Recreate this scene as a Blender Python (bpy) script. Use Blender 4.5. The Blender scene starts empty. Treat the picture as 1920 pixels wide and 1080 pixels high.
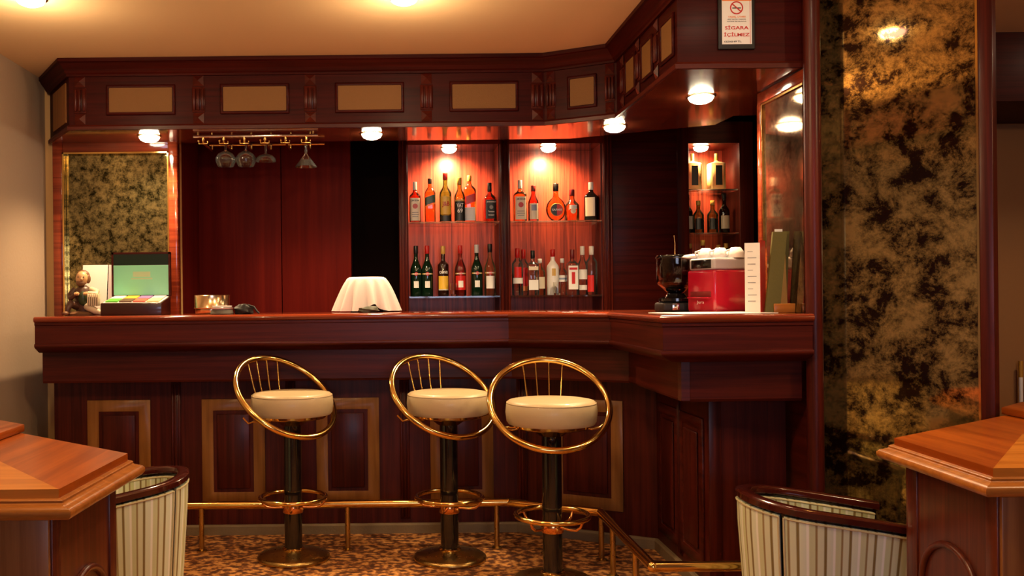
import bpy, bmesh, math, random
from mathutils import Vector, Matrix
random.seed(7)
PI = math.pi
SC = bpy.context.scene
COL = SC.collection

# ------------------------------------------------------------------ camera, world, exposure
F_PX, PX, PY, CAM_H = 1737.0, 740.0, 557.0, 1.20
cam = bpy.data.cameras.new('camera')
cam.sensor_fit = 'HORIZONTAL'; cam.sensor_width = 36.0
cam.lens = F_PX / 1920.0 * 36.0
cam.shift_x = (960.0 - PX) / 1920.0
cam.shift_y = (PY - 540.0) / 1920.0
cam.clip_start = 0.05
camo = bpy.data.objects.new('camera', cam); COL.objects.link(camo)
camo.location = (0, 0, CAM_H)
camo.rotation_euler = (Matrix.Rotation(math.radians(0.6), 4, 'Y') @ Matrix.Rotation(PI/2, 4, 'X')).to_euler()
SC.camera = camo
w = bpy.data.worlds.new('world'); SC.world = w; w.use_nodes = True
w.node_tree.nodes['Background'].inputs[0].default_value = (1.0, 0.75, 0.5, 1)
w.node_tree.nodes['Background'].inputs[1].default_value = 0.004
vs = SC.view_settings
vs.view_transform = 'Standard'; vs.look = 'None'; vs.gamma = 1.0; vs.use_curve_mapping = False
vs.exposure = 0.0
CY = SC.cycles
CY.max_bounces = 8; CY.diffuse_bounces = 3; CY.glossy_bounces = 4; CY.transmission_bounces = 8; CY.transparent_max_bounces = 8
CY.caustics_reflective = False; CY.caustics_refractive = False; CY.adaptive_threshold = .03; CY.sample_clamp_indirect = 4.0
WARM = (1.0, 0.68, 0.36); WARM2 = (1.0, 0.55, 0.24)
P_CANOPY, P_CEIL, P_NICHE, P_ASSUMED_WINDOW = 85.0, 20.0, 95.0, 2.0

# ------------------------------------------------------------------ materials
def M(name):
    m = bpy.data.materials.new(name); m.use_nodes = True
    b = m.node_tree.nodes['Principled BSDF']
    return m, m.node_tree, b
def setp(b, **k):
    for n, v in k.items():
        i = b.inputs[n.replace('_', ' ')]
        i.default_value = v if not isinstance(v, tuple) or len(v) == 4 else (*v, 1)
def plain(name, col, rough=.5, metal=0.0, coat=0.0, trans=0.0, ior=1.45, bump=0, bscale=60):
    m, t, b = M(name)
    setp(b, Base_Color=col, Roughness=rough, Metallic=metal, IOR=ior)
    b.inputs['Coat Weight'].default_value = coat; b.inputs['Coat Roughness'].default_value = .08
    b.inputs['Transmission Weight'].default_value = trans
    if True:
        n = t.nodes.new('ShaderNodeTexNoise'); n.inputs['Scale'].default_value = bscale; n.inputs['Detail'].default_value = 3
        c = t.nodes.new('ShaderNodeTexCoord'); t.links.new(c.outputs['Object'], n.inputs['Vector'])
        r = t.nodes.new('ShaderNodeMapRange'); r.inputs['To Min'].default_value = max(.02, rough*.85); r.inputs['To Max'].default_value = min(1, rough*1.15+.01)
        t.links.new(n.outputs['Fac'], r.inputs['Value']); t.links.new(r.outputs['Result'], b.inputs['Roughness'])
        if bump:
            bp = t.nodes.new('ShaderNodeBump'); bp.inputs['Strength'].default_value = bump; bp.inputs['Distance'].default_value = .003
            t.links.new(n.outputs['Fac'], bp.inputs['Height']); t.links.new(bp.outputs['Normal'], b.inputs['Normal'])
    return m
def wood(name, c1, c2, grain='h', rough=.42, coat=.16, freq=1.0, crough=.25, spec=.16):
    m, t, b = M(name)
    L = t.links.new
    tc = t.nodes.new('ShaderNodeTexCoord'); mp = t.nodes.new('ShaderNodeMapping')
    s = {'h': (1.2, 1.2, 42), 'v': (42, 42, 1.2), 'x': (1.5, 26, 26), 'y': (26, 1.5, 26), 'd': (26, 1.5, 26)}[grain]
    mp.inputs['Scale'].default_value = tuple(q*freq for q in s)
    if grain == 'd': mp.inputs['Rotation'].default_value = (0, 0, math.radians(-65))
    L(tc.outputs['Object'], mp.inputs['Vector'])
    n = t.nodes.new('ShaderNodeTexNoise'); n.inputs['Scale'].default_value = 1.0; n.inputs['Detail'].default_value = 6; n.inputs['Roughness'].default_value = .65; n.inputs['Distortion'].default_value = .6
    L(mp.outputs['Vector'], n.inputs['Vector'])
    r = t.nodes.new('ShaderNodeValToRGB'); r.color_ramp.elements[0].position = .36; r.color_ramp.elements[1].position = .64
    r.color_ramp.elements[0].color = (*c1, 1); r.color_ramp.elements[1].color = (*c2, 1)
    L(n.outputs['Fac'], r.inputs['Fac']); L(r.outputs['Color'], b.inputs['Base Color'])
    bp = t.nodes.new('ShaderNodeBump'); bp.inputs['Strength'].default_value = .05; bp.inputs['Distance'].default_value = .002
    L(n.outputs['Fac'], bp.inputs['Height']); L(bp.outputs['Normal'], b.inputs['Normal'])
    b.inputs['Roughness'].default_value = rough; b.inputs['Specular IOR Level'].default_value = spec
    b.inputs['Coat Weight'].default_value = coat; b.inputs['Coat Roughness'].default_value = crough
    return m
def glass(name, col=(1, 1, 1), ior=1.45, rough=0.0, trans=1.0):
    m, t, b = M(name)
    setp(b, Base_Color=col, Roughness=rough, IOR=ior); b.inputs['Transmission Weight'].default_value = trans
    return m
def emit(name, col, s):
    m, t, b = M(name)
    setp(b, Base_Color=(0, 0, 0)); b.inputs['Emission Color'].default_value = (*col, 1); b.inputs['Emission Strength'].default_value = s
    return m

MAH1, MAH2 = (.036, .0036, .0020), (.085, .0095, .0042)
MT = {}
MT['mah_h'] = wood('mahogany_along', MAH1, MAH2, 'h')
MT['mah_v'] = wood('mahogany_upright', MAH1, MAH2, 'v')
MT['mah_top'] = wood('mahogany_counter_top', (.13, .018, .007), (.26, .042, .014), 'h', .16, .8, 1, .06)
MT['mah_dark'] = wood('mahogany_dark', (.024, .0020, .0012), (.052, .0042, .0024), 'h', .5, .05, spec=.08)
MT['mah_soffit'] = wood('mahogany_soffit', (.11, .020, .008), (.20, .042, .014), 'x', .18, .8, .6, .08)
MT['mah_red'] = wood('red_lacquered_panel', (.070, .004, .003), (.105, .007, .004), 'v', .55, .0, .5, spec=.05)
MT['zebrano'] = wood('striped_veneer', (.11, .016, .010), (.36, .052, .026), 'v', .4, .2, 1.4)
MT['inlay'] = wood('light_maple_inlay', (.21, .083, .018), (.30, .125, .030), 'v', .42, .2, .6)
MT['gold_panel'] = plain('gold_cloth_panel', (.185, .082, .018), .7, bump=.4, bscale=220)
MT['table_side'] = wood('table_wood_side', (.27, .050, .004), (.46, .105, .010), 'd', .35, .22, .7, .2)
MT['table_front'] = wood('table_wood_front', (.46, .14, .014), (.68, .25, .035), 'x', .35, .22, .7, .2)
MT['table_rim'] = wood('table_wood_rim', (.30, .095, .014), (.46, .16, .030), 'x', .28, .4)
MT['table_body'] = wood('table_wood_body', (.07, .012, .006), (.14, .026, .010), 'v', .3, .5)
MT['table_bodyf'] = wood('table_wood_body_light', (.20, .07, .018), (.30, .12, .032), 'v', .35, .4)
MT['brass'] = plain('polished_brass', (.86, .55, .17), .14, 1.0)
MT['brass_old'] = plain('worn_brass', (.50, .33, .11), .28, 1.0)
MT['copper'] = plain('copper_collar', (.80, .36, .13), .18, 1.0)
MT['chrome'] = plain('chrome', (.85, .85, .85), .1, 1.0)
MT['black'] = plain('black_lacquer', (.006, .005, .005), .14, coat=.6)
MT['black_matte'] = plain('black_matte', (.012, .010, .010), .55)
MT['cream_leather'] = plain('cream_leather', (.50, .375, .21), .42, coat=.12, bump=.25, bscale=35)
MT['white'] = plain('white_paper', (.82, .78, .72), .6)
MT['porcelain'] = plain('white_porcelain', (.85, .84, .83), .2, coat=.4)
MT['white_cloth'] = plain('white_cloth', (.80, .74, .70), .85, bump=.3, bscale=300)
MT['clear'] = glass('clear_glass', (1, 1, 1), 1.45)
def thin_glass(name, col, gloss=.12):
    m, t, b = M(name); L = t.links.new
    tr = t.nodes.new('ShaderNodeBsdfTransparent'); tr.inputs[0].default_value = (*col, 1)
    setp(b, Base_Color=(.85, .85, .84), Roughness=.03, Metallic=.9)
    fr = t.nodes.new('ShaderNodeFresnel'); fr.inputs['IOR'].default_value = 1.5
    mx = t.nodes.new('ShaderNodeMixShader'); L(fr.outputs[0], mx.inputs[0]); L(tr.outputs[0], mx.inputs[1]); L(b.outputs[0], mx.inputs[2])
    L(mx.outputs[0], t.nodes['Material Output'].inputs['Surface'])
    return m
MT['shelf_glass'] = thin_glass('shelf_glass', (.72, .78, .78))
MT['ceiling'] = plain('cream_ceiling_paint', (.74, .55, .33), .8, bump=.15, bscale=40)
MT['wall'] = plain('beige_wall_paint', (.36, .265, .19), .8, bump=.25, bscale=60)
MT['wall_gold'] = plain('golden_wall_paint', (.55, .33, .12), .8, bump=.25, bscale=60)  # golden tone stands in for light falling on the wall strip
MT['wall_brown'] = plain('brown_wall_panel', (.26, .12, .042), .6, bump=.2)
MT['dark'] = plain('dark_recess', (.006, .002, .0015), .8); MT['dark'].node_tree.nodes['Principled BSDF'].inputs['Specular IOR Level'].default_value = .05  # shade of the open recesses put in as near-black colour
MT['lamp'] = emit('lamp_glow', (1.0, .82, .55), 60.0)

def carpet_mat():
    m, t, b = M('flecked_carpet'); L = t.links.new
    tc = t.nodes.new('ShaderNodeTexCoord'); mp = t.nodes.new('ShaderNodeMapping'); mp.inputs['Scale'].default_value = (30, 34, 30)
    L(tc.outputs['Object'], mp.inputs['Vector'])
    nz = t.nodes.new('ShaderNodeTexNoise'); nz.inputs['Scale'].default_value = 1.1; nz.inputs['Detail'].default_value = 3; L(mp.outputs['Vector'], nz.inputs['Vector'])
    r = t.nodes.new('ShaderNodeValToRGB'); e = r.color_ramp.elements
    e[0].position = .40; e[0].color = (.10, .030, .008, 1); e[1].position = .60; e[1].color = (.74, .34, .09, 1)
    q = e.new(.50); q.color = (.30, .10, .022, 1)
    L(nz.outputs['Fac'], r.inputs['Fac']); L(r.outputs['Color'], b.inputs['Base Color'])
    b.inputs['Roughness'].default_value = .95
    n2 = t.nodes.new('ShaderNodeTexNoise'); n2.inputs['Scale'].default_value = 350; L(tc.outputs['Object'], n2.inputs['Vector'])
    bp = t.nodes.new('ShaderNodeBump'); bp.inputs['Strength'].default_value = .5; bp.inputs['Distance'].default_value = .004
    L(n2.outputs['Fac'], bp.inputs['Height']); L(bp.outputs['Normal'], b.inputs['Normal'])
    return m
MT['carpet'] = carpet_mat()

def antique_mirror(name, tint, dark, sc, lo, hi, seed=0.0, mmin=.93):
    m, t, b = M(name); L = t.links.new
    tc = t.nodes.new('ShaderNodeTexCoord'); mp = t.nodes.new('ShaderNodeMapping'); mp.inputs['Location'].default_value = (seed, seed*.7, seed*1.3)
    L(tc.outputs['Object'], mp.inputs['Vector'])
    n = t.nodes.new('ShaderNodeTexNoise'); n.inputs['Scale'].default_value = sc; n.inputs['Detail'].default_value = 12; n.inputs['Roughness'].default_value = .78; n.inputs['Distortion'].default_value = .15
    L(mp.outputs['Vector'], n.inputs['Vector'])
    r = t.nodes.new('ShaderNodeValToRGB'); e = r.color_ramp.elements
    e[0].position = lo; e[0].color = (*dark, 1); e[1].position = hi; e[1].color = (*tint, 1)
    L(n.outputs['Fac'], r.inputs['Fac']); L(r.outputs['Color'], b.inputs['Base Color'])
    r2 = t.nodes.new('ShaderNodeMapRange'); r2.inputs['From Min'].default_value = lo; r2.inputs['From Max'].default_value = hi
    r2.inputs['To Min'].default_value = mmin; r2.inputs['To Max'].default_value = mmin*.4+.6
    L(n.outputs['Fac'], r2.inputs['Value']); L(r2.outputs['Result'], b.inputs['Metallic'])
    b.inputs['Roughness'].default_value = .06
    return m
MT['mirror_big'] = antique_mirror('antiqued_gold_mirror', (.78, .50, .16), (.028, .009, .004), 8.0, .44, .60, 0.0, .75)
MT['mirror_left'] = antique_mirror('antiqued_olive_mirror', (.46, .41, .19), (.025, .022, .008), 26, .41, .61, 3.1)
MT['mirror_right'] = antique_mirror('antiqued_brown_mirror', (.70, .54, .36), (.09, .04, .02), 9, .36, .62, 5.7)

def stripes_mat():
    m, t, b = M('striped_upholstery'); L = t.links.new
    uv = t.nodes.new('ShaderNodeUVMap'); sp = t.nodes.new('ShaderNodeSeparateXYZ'); L(uv.outputs['UV'], sp.inputs[0])
    def stripe(freq, ph, pos, w):
        a = t.nodes.new('ShaderNodeMath'); a.operation = 'MULTIPLY_ADD'; L(sp.outputs[0], a.inputs[0]); a.inputs[1].default_value = freq; a.inputs[2].default_value = ph
        f = t.nodes.new('ShaderNodeMath'); f.operation = 'FRACT'; L(a.outputs[0], f.inputs[0])
        return f
    f = stripe(11.0, .1, 0, 0)
    r = t.nodes.new('ShaderNodeValToRGB'); e = r.color_ramp.elements
    r.color_ramp.interpolation = 'LINEAR'
    e[0].position = 0; e[0].color = (.66, .70, .48, 1); e[1].position = 1; e[1].color = (.66, .70, .48, 1)
    for p, c in ((.16, (.66, .70, .48)), (.20, (.22, .16, .05)), (.27, (.22, .16, .05)), (.31, (.70, .76, .56)), (.52, (.68, .75, .58)), (.56, (.86, .88, .78)), (.62, (.86, .88, .78)), (.66, (.58, .62, .36)), (.84, (.60, .64, .38)), (.88, (.30, .21, .08)), (.92, (.30, .21, .08)), (.96, (.66, .70, .48))):
        q = e.new(p); q.color = (*c, 1)
    L(f.outputs[0], r.inputs['Fac']); L(r.outputs['Color'], b.inputs['Base Color'])
    b.inputs['Roughness'].default_value = .8
    tc = t.nodes.new('ShaderNodeTexCoord'); n2 = t.nodes.new('ShaderNodeTexNoise'); n2.inputs['Scale'].default_value = 260; L(tc.outputs['Object'], n2.inputs['Vector'])
    bp = t.nodes.new('ShaderNodeBump'); bp.inputs['Strength'].default_value = .25; bp.inputs['Distance'].default_value = .002
    L(n2.outputs['Fac'], bp.inputs['Height']); L(bp.outputs['Normal'], b.inputs['Normal'])
    return m
MT['stripes'] = stripes_mat()
MT['piping'] = plain('cream_piping', (.58, .50, .28), .7)

# ------------------------------------------------------------------ mesh helpers: every shape is (verts, faces[, uvs])
def box(x0, x1, y0, y1, z0, z1):
    V = [(x0,y0,z0),(x1,y0,z0),(x1,y1,z0),(x0,y1,z0),(x0,y0,z1),(x1,y0,z1),(x1,y1,z1),(x0,y1,z1)]
    return V, [(0,3,2,1),(4,5,6,7),(0,1,5,4),(1,2,6,5),(2,3,7,6),(3,0,4,7)]
def cbox(cx, cy, cz, sx, sy, sz): return box(cx-sx/2, cx+sx/2, cy-sy/2, cy+sy/2, cz-sz/2, cz+sz/2)
def join(*ms):
    V, F = [], []
    for m in ms:
        o = len(V); V += list(m[0]); F += [tuple(i+o for i in f) for f in m[1]]
    return V, F
def xf(m, loc=(0,0,0), rot=(0,0,0), sc=(1,1,1)):
    mat = Matrix.Translation(loc) @ (Matrix.Rotation(rot[2],4,'Z') @ Matrix.Rotation(rot[1],4,'Y') @ Matrix.Rotation(rot[0],4,'X')) @ Matrix.Diagonal((*sc,1))
    return [tuple(mat @ Vector(v)) for v in m[0]], m[1]
def prism(poly, z0, z1):
    n = len(poly)
    V = [(p[0],p[1],z0) for p in poly] + [(p[0],p[1],z1) for p in poly]
    F = [tuple(range(n-1,-1,-1)), tuple(range(n,2*n))] + [(i,(i+1)%n,n+(i+1)%n,n+i) for i in range(n)]
    return V, F
def sec(a, n):
    c, s = math.cos(a), math.sin(a)
    return math.copysign(abs(c)**(2/n), c), math.copysign(abs(s)**(2/n), s)
def lathe(prof, seg=24, cap=True, ratio=1.0):
    """prof: (r, z[, n]) ; n = superellipse exponent; ratio = depth / width"""
    V, F = [], []
    for p in prof:
        r, z = p[0], p[1]; n = p[2] if len(p) > 2 else 2
        for i in range(seg):
            c, s = sec(2*PI*(i+.5)/seg, n)
            V.append((r*c, r*s*(ratio if n > 2 else 1 if ratio == 1 else ratio + (1-ratio)*0), z))
    m = len(prof)
    for j in range(m-1):
        for i in range(seg):
            k = (i+1) % seg
            F.append((j*seg+i, j*seg+k, (j+1)*seg+k, (j+1)*seg+i))
    if cap:
        F.append(tuple(range(seg-1,-1,-1))); F.append(tuple((m-1)*seg+i for i in range(seg)))
    return V, F
def sphere(c, r, seg=16, rings=10):
    if not isinstance(r, tuple): r = (r,r,r)
    pr = [(max(math.sin(PI*j/rings),.02), -math.cos(PI*j/rings)) for j in range(rings+1)]
    V, F = lathe(pr, seg)
    return [(c[0]+x*r[0], c[1]+y*r[1], c[2]+z*r[2]) for x,y,z in V], F
def tube(path, r, n=10, closed=False, cap=True):
    P = [Vector(p) for p in path]; N = len(P)
    R = r if isinstance(r, (list, tuple)) else [r]*N
    V, F = [], []; prev = None
    for i in range(N):
        if closed: t = P[(i+1)%N]-P[i-1]
        else: t = P[min(i+1,N-1)]-P[max(i-1,0)]
        t.normalize()
        if prev is None:
            a = Vector((0,0,1)) if abs(t.z) < .9 else Vector((1,0,0))
            u = t.cross(a).normalized()
        else:
            u = (prev - t*prev.dot(t)).normalized()
        prev = u; v = t.cross(u)
        for k in range(n):
            an = 2*PI*k/n
            V.append(tuple(P[i] + (u*math.cos(an)+v*math.sin(an))*R[i]))
    for i in range(N if closed else N-1):
        j = (i+1) % N
        for k in range(n):
            l = (k+1) % n
            F.append((i*n+k, i*n+l, j*n+l, j*n+k))
    if not closed and cap:
        F.append(tuple(range(n-1,-1,-1))); F.append(tuple((N-1)*n+k for k in range(n)))
    return V, F
def ring(R, r, z=0, seg=48, n=10, a0=0, a1=2*PI):
    if a1-a0 >= 2*PI-1e-6: return tube([(R*math.cos(a), R*math.sin(a), z) for a in [2*PI*i/seg for i in range(seg)]], r, n, True)
    return tube([(R*math.cos(a), R*math.sin(a), z) for a in [a0+(a1-a0)*i/seg for i in range(seg+1)]], r, n)
def grid(fn, nu, nv):
    V, F, UV = [], [], []
    for j in range(nv+1):
        for i in range(nu+1):
            V.append(tuple(fn(i/nu, j/nv))); UV.append((i/nu, j/nv))
    for j in range(nv):
        for i in range(nu):
            a = j*(nu+1)+i
            F.append((a, a+1, a+nu+2, a+nu+1))
    return V, F, UV

WORLD = set()        # roots whose parts are given in world coordinates
def finish(me, smooth, bevel, seg):
    if bevel:
        bm = bmesh.new(); bm.from_mesh(me)
        bmesh.ops.remove_doubles(bm, verts=bm.verts, dist=1e-5)
        ed = [e for e in bm.edges if len(e.link_faces) == 2 and e.calc_face_angle(0) > .5]
        bmesh.ops.bevel(bm, geom=ed, offset=bevel, segments=seg, profile=.5, affect='EDGES', clamp_overlap=True)
        bm.to_mesh(me); bm.free()
    if smooth or bevel:
        me.shade_smooth()
        me.set_sharp_from_angle(angle=math.radians(50))
def obj(name, m, mat, parent=None, smooth=False, bevel=0, seg=2, loc=None, rot=None):
    V = m[0]
    if parent is not None and parent.name in WORLD:
        o0 = parent.matrix_basis.translation
        if parent.parent is not None: o0 = o0 + parent.parent.matrix_basis.translation
        V = [(v[0]-o0.x, v[1]-o0.y, v[2]-o0.z) for v in V]
    me = bpy.data.meshes.new(name); me.from_pydata([tuple(v) for v in V], [], m[1])
    if len(m) > 2:
        uvl = me.uv_layers.new(name='UVMap')
        for lp in me.loops: uvl.data[lp.index].uv = m[2][lp.vertex_index]
    bm = bmesh.new(); bm.from_mesh(me); bmesh.ops.recalc_face_normals(bm, faces=bm.faces); bm.to_mesh(me); bm.free()
    me.update()
    finish(me, smooth, bevel, seg)
    me.materials.append(MT[mat] if isinstance(mat, str) else mat)
    o = bpy.data.objects.new(name, me); COL.objects.link(o)
    if parent is not None:
        o.parent = parent
        if parent.name in WORLD and parent.type == 'MESH': pass
        if parent.name in WORLD: WORLD.add(o.name)
    if loc: o.location = loc
    if rot: o.rotation_euler = rot
    return o
def wobj(name, m, mat, **k):
    """a top-level mesh given in world coordinates: its origin is set to its base"""
    xs = [v[0] for v in m[0]]; ys = [v[1] for v in m[0]]; zs = [v[2] for v in m[0]]
    c = ((min(xs)+max(xs))/2, (min(ys)+max(ys))/2, min(zs))
    o = obj(name, ([(v[0]-c[0], v[1]-c[1], v[2]-c[2]) for v in m[0]],) + tuple(m[1:]), mat, **k)
    o.location = c; WORLD.add(o.name)
    return o
def tag(o, label, cat, group=None):
    o['label'] = label; o['category'] = cat
    if group: o['group'] = group
    return o
def thing(name, label, cat, loc=(0,0,0), rz=0, group=None, world=False):
    o = bpy.data.objects.new(name, None); COL.objects.link(o)
    o.empty_display_size = .05
    o.location = loc; o.rotation_euler = (0,0,rz)
    tag(o, label, cat, group)
    if world: WORLD.add(o.name)
    return o
def struct(name, m, mat, label=None, **k):
    o = wobj(name, m, mat, **k); o['kind'] = 'structure'
    if label: o['label'] = label
    return o
def copy_tree(o, parent=None):
    c = o.copy(); COL.objects.link(c); c.parent = parent
    for ch in list(o.children): copy_tree(ch, c)
    return c

# plan polylines, walked left to right; "outside" (customer side) is to the right hand
def offs(P, d):
    out = []; n = len(P)
    for i in range(n):
        def nrm(a, b):
            dx, dy = b[0]-a[0], b[1]-a[1]; l = math.hypot(dx, dy); return (dy/l, -dx/l)
        if i == 0: q = nrm(P[0], P[1]); out.append((P[0][0]+q[0]*d, P[0][1]+q[1]*d)); continue
        if i == n-1: q = nrm(P[-2], P[-1]); out.append((P[-1][0]+q[0]*d, P[-1][1]+q[1]*d)); continue
        a, b = nrm(P[i-1], P[i]), nrm(P[i], P[i+1])
        k = 1 + a[0]*b[0] + a[1]*b[1]
        out.append((P[i][0]+(a[0]+b[0])*d/k, P[i][1]+(a[1]+b[1])*d/k))
    return out
def segsweep(P, i, prof):
    """closed profile (outward offset, z) swept along segment i with mitred ends"""
    A = [offs(P, d)[i] + (z,) for d, z in prof]; B = [offs(P, d)[i+1] + (z,) for d, z in prof]
    n = len(prof)
    return A+B, [(k,(k+1)%n,n+(k+1)%n,n+k) for k in range(n)] + [tuple(range(n-1,-1,-1)), tuple(range(n,2*n))]
class Seg:
    def __init__(s, P, i, d=0):
        Q = offs(P, d); s.a = Vector(Q[i]); s.b = Vector(Q[i+1]); s.L = (s.b-s.a).length
        s.u = (s.b-s.a)/s.L; s.n = Vector((s.u.y, -s.u.x))
    def p(s, t, d, z):
        q = s.a + s.u*t + s.n*d; return (q.x, q.y, z)
    def box(s, t0, t1, d0, d1, z0, z1):
        V, F = box(t0, t1, d0, d1, z0, z1)
        return [s.p(*v) for v in V], F
    def frame(s, t0, t1, z0, z1, wd, d0, d1):
        o = [(t0,z0),(t1,z0),(t1,z1),(t0,z1)]; i = [(t0+wd,z0+wd),(t1-wd,z0+wd),(t1-wd,z1-wd),(t0+wd,z1-wd)]
        V = [s.p(t,d,z) for d in (d0,d1) for q in (o,i) for t,z in q]
        F = []
        for k in range(4):
            j = (k+1) % 4
            F += [(8+k,8+j,12+j,12+k), (k,4+k,4+j,j), (k,j,8+j,8+k), (4+k,12+k,12+j,4+j)]
        return V, F

# writing: outlines of the built-in font as thin solid meshes, facing -Y, centred at the origin
def text(s, height, width=None, depth=.0006, bold=0.0):
    cu = bpy.data.curves.new('t', 'FONT'); cu.body = s; cu.size = 1; cu.align_x = 'CENTER'; cu.align_y = 'CENTER'; cu.resolution_u = 2; cu.offset = bold
    ob = bpy.data.objects.new('t', cu); me = bpy.data.meshes.new_from_object(ob)
    V = [tuple(v.co) for v in me.vertices]; F = [tuple(p.vertices) for p in me.polygons]
    bpy.data.objects.remove(ob); bpy.data.curves.remove(cu); bpy.data.meshes.remove(me)
    if not V: return [(0,0,0)], []
    x0, x1 = min(v[0] for v in V), max(v[0] for v in V); y0, y1 = min(v[1] for v in V), max(v[1] for v in V)
    k = height/(y1-y0); kx = k if width is None else width/(x1-x0)
    V = [((v[0]-(x0+x1)/2)*kx, 0, (v[1]-(y0+y1)/2)*k) for v in V]
    return V, F
def spot(name, loc, power, size_deg, color, blend=.6, r=.03, tgt=None, parent=None):
    l = bpy.data.lights.new(name, 'SPOT'); l.energy = power; l.color = color; l.spot_size = math.radians(size_deg); l.spot_blend = blend; l.shadow_soft_size = r
    o = bpy.data.objects.new(name, l); COL.objects.link(o); o.location = loc
    if parent: o.parent = parent; o.location = Vector(loc) - parent.location
    if tgt: o.rotation_euler = (Vector(tgt)-Vector(loc)).to_track_quat('-Z','Y').to_euler()
    return o
# ================================================================== THE SETTING
CEIL = 2.40
struct('floor', box(-1.95, 4.2, -3.6, 6.1, -.05, 0), 'carpet', 'brown carpet with golden flecks')
struct('ceiling', box(-2.0, 4.25, -3.65, 6.2, CEIL, CEIL+.05), 'ceiling', 'smooth cream ceiling above the bar')
struct('wall_left', box(-2.0, -1.9, -3.6, 6.1, 0, CEIL), 'wall', 'beige painted wall left of the bar')
struct('wall_back', box(-1.9, 4.2, 6.05, 6.15, 0, CEIL), 'mah_dark')
struct('wall_rear', box(-2.0, 4.25, -3.7, -3.6, 0, CEIL), 'wall')
struct('wall_right', box(4.2, 4.3, -3.65, 6.1, 0, CEIL), 'wall_brown')
struct('wall_alcove', box(-1.9, -1.18, 5.06, 5.16, 0, CEIL), 'wall_gold', 'golden painted wall strip beside the bar canopy')
wm = struct('wall_return', box(-1.24, -1.18, 5.16, 5.72, 0, CEIL), 'mah_red')
ws = struct('wall_serving', box(-1.18, -.26, 5.64, 5.72, 0, CEIL), 'mah_dark', 'panelled wall behind the bar')
obj('panel', box(-1.18, -.682, 5.60, 5.64, .9, CEIL), 'mah_red', ws, bevel=.003)
obj('panel', box(-.678, -.26, 5.60, 5.64, .9, CEIL), 'mah_red', ws, bevel=.003)
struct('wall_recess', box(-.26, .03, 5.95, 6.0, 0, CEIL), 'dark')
wd = struct('wall_serving_right', box(1.31, 1.72, 5.64, 5.72, 0, CEIL), 'mah_dark', 'dark panelled wall beside the lit spirits cabinet')
obj('panel', box(1.31, 1.72, 5.61, 5.64, .9, CEIL), 'mah_dark', wd, bevel=.003)
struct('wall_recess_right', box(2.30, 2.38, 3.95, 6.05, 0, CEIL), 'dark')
struct('wall_far_right', box(2.38, 4.2, 4.9, 4.98, 0, CEIL), 'wall_brown', 'brown wall beyond the mirrored column')
struct('trim_1', box(2.38, 4.2, 4.30, 4.88, 2.08, CEIL), 'mah_dark', 'dark wooden beam below the ceiling right of the mirrored column')
struct('trim_2', box(-1.9, 4.2, 1.35, 1.65, 2.14, CEIL), 'mah_dark', 'dark wooden beam crossing the ceiling')
# assumed window behind the camera, not in view; glowing panes give cool fill light
wn = struct('window_1', box(-.6, 1.6, -3.6, -3.56, .95, 2.05), 'mah_v')
obj('pane', box(-.54, .48, -3.56, -3.55, 1.0, 2.0), emit('daylight_pane', (.70, .74, 1.0), P_ASSUMED_WINDOW*4), wn)
obj('pane', box(.54, 1.54, -3.56, -3.55, 1.0, 2.0), emit('daylight_pane', (.70, .74, 1.0), P_ASSUMED_WINDOW*4), wn)

# column with the large mirror
colm = struct('wall_column', prism([(1.64,3.71),(2.165,3.345),(2.19,3.36),(2.19,3.95),(1.60,3.95),(1.60,3.71)], 0, CEIL), 'mah_v', 'wood-edged column right of the bar')
cu = Vector((.525, -.365)).normalized(); cn = Vector((cu.y, -cu.x))
def colp(t0, t1, d0, d1, z0, z1):
    V, F = box(t0, t1, d0, d1, z0, z1)
    return [(1.64+cu.x*a+cn.x*b, 3.71+cu.y*a+cn.y*b, c) for a, b, c in V], F
t = thing('column_mirror', 'tall mottled gold antique mirror on the column right of the bar', 'mirror', (1.9,3.52,0), world=True)
obj('mirror_glass', colp(.0, .592, 0, .008, .03, CEIL-.002), 'mirror_big', t)
obj('edge_strip', colp(.589, .596, -.004, .012, .03, CEIL-.002), 'brass', t)
obj('side_trim', colp(.596, .642, -.03, .018, 0, CEIL-.002), 'mah_v', t, bevel=.004)
# rounded post at the end of the bar
struct('trim_3', lathe([(.030,0),(.030,CEIL-.002)], 20), 'mah_v', 'rounded mahogany post between bar and mirrored column', smooth=True).location = (1.562, 3.45, 0)
struct('wall_mirror_return', box(1.568, 1.60, 3.47, 3.95, 0, 2.05), 'mah_h', 'short wall behind the post at the end of the bar')

# ================================================================== MIRRORS
t = thing('wall_mirror', 'olive-mottled antique mirror in red wood frame left behind the bar', 'mirror', (-1.5,5.05,.90), world=True)
obj('mirror_glass', box(-1.80, -1.205, 5.045, 5.055, .90, 2.00), 'mirror_left', t)
obj('frame_stile', box(-1.845, -1.79, 5.01, 5.06, .90, 2.12), 'mah_top', t, bevel=.006)
obj('frame_stile', box(-1.215, -1.165, 4.995, 5.06, .90, 2.12), 'mah_top', t, bevel=.008)
obj('frame_rail', box(-1.79, -1.215, 5.01, 5.06, 2.00, 2.12), 'mah_top', t, bevel=.006)
obj('bead', join(box(-1.79, -1.782, 5.005, 5.04, .90, 2.0), box(-1.223, -1.215, 5.005, 5.04, .90, 2.0), box(-1.79, -1.215, 5.005, 5.04, 1.992, 2.0)), 'brass', t)
t = thing('side_mirror', 'narrow brown-mottled mirror on the return wall beside the post', 'mirror', (1.56,3.7,1.12), world=True)
obj('mirror_glass', box(1.556, 1.566, 3.52, 3.90, 1.12, 1.995), 'mirror_right', t)
obj('frame_rail', box(1.545, 1.568, 3.48, 3.93, 1.995, 2.045), 'mah_top', t, bevel=.004)
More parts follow.
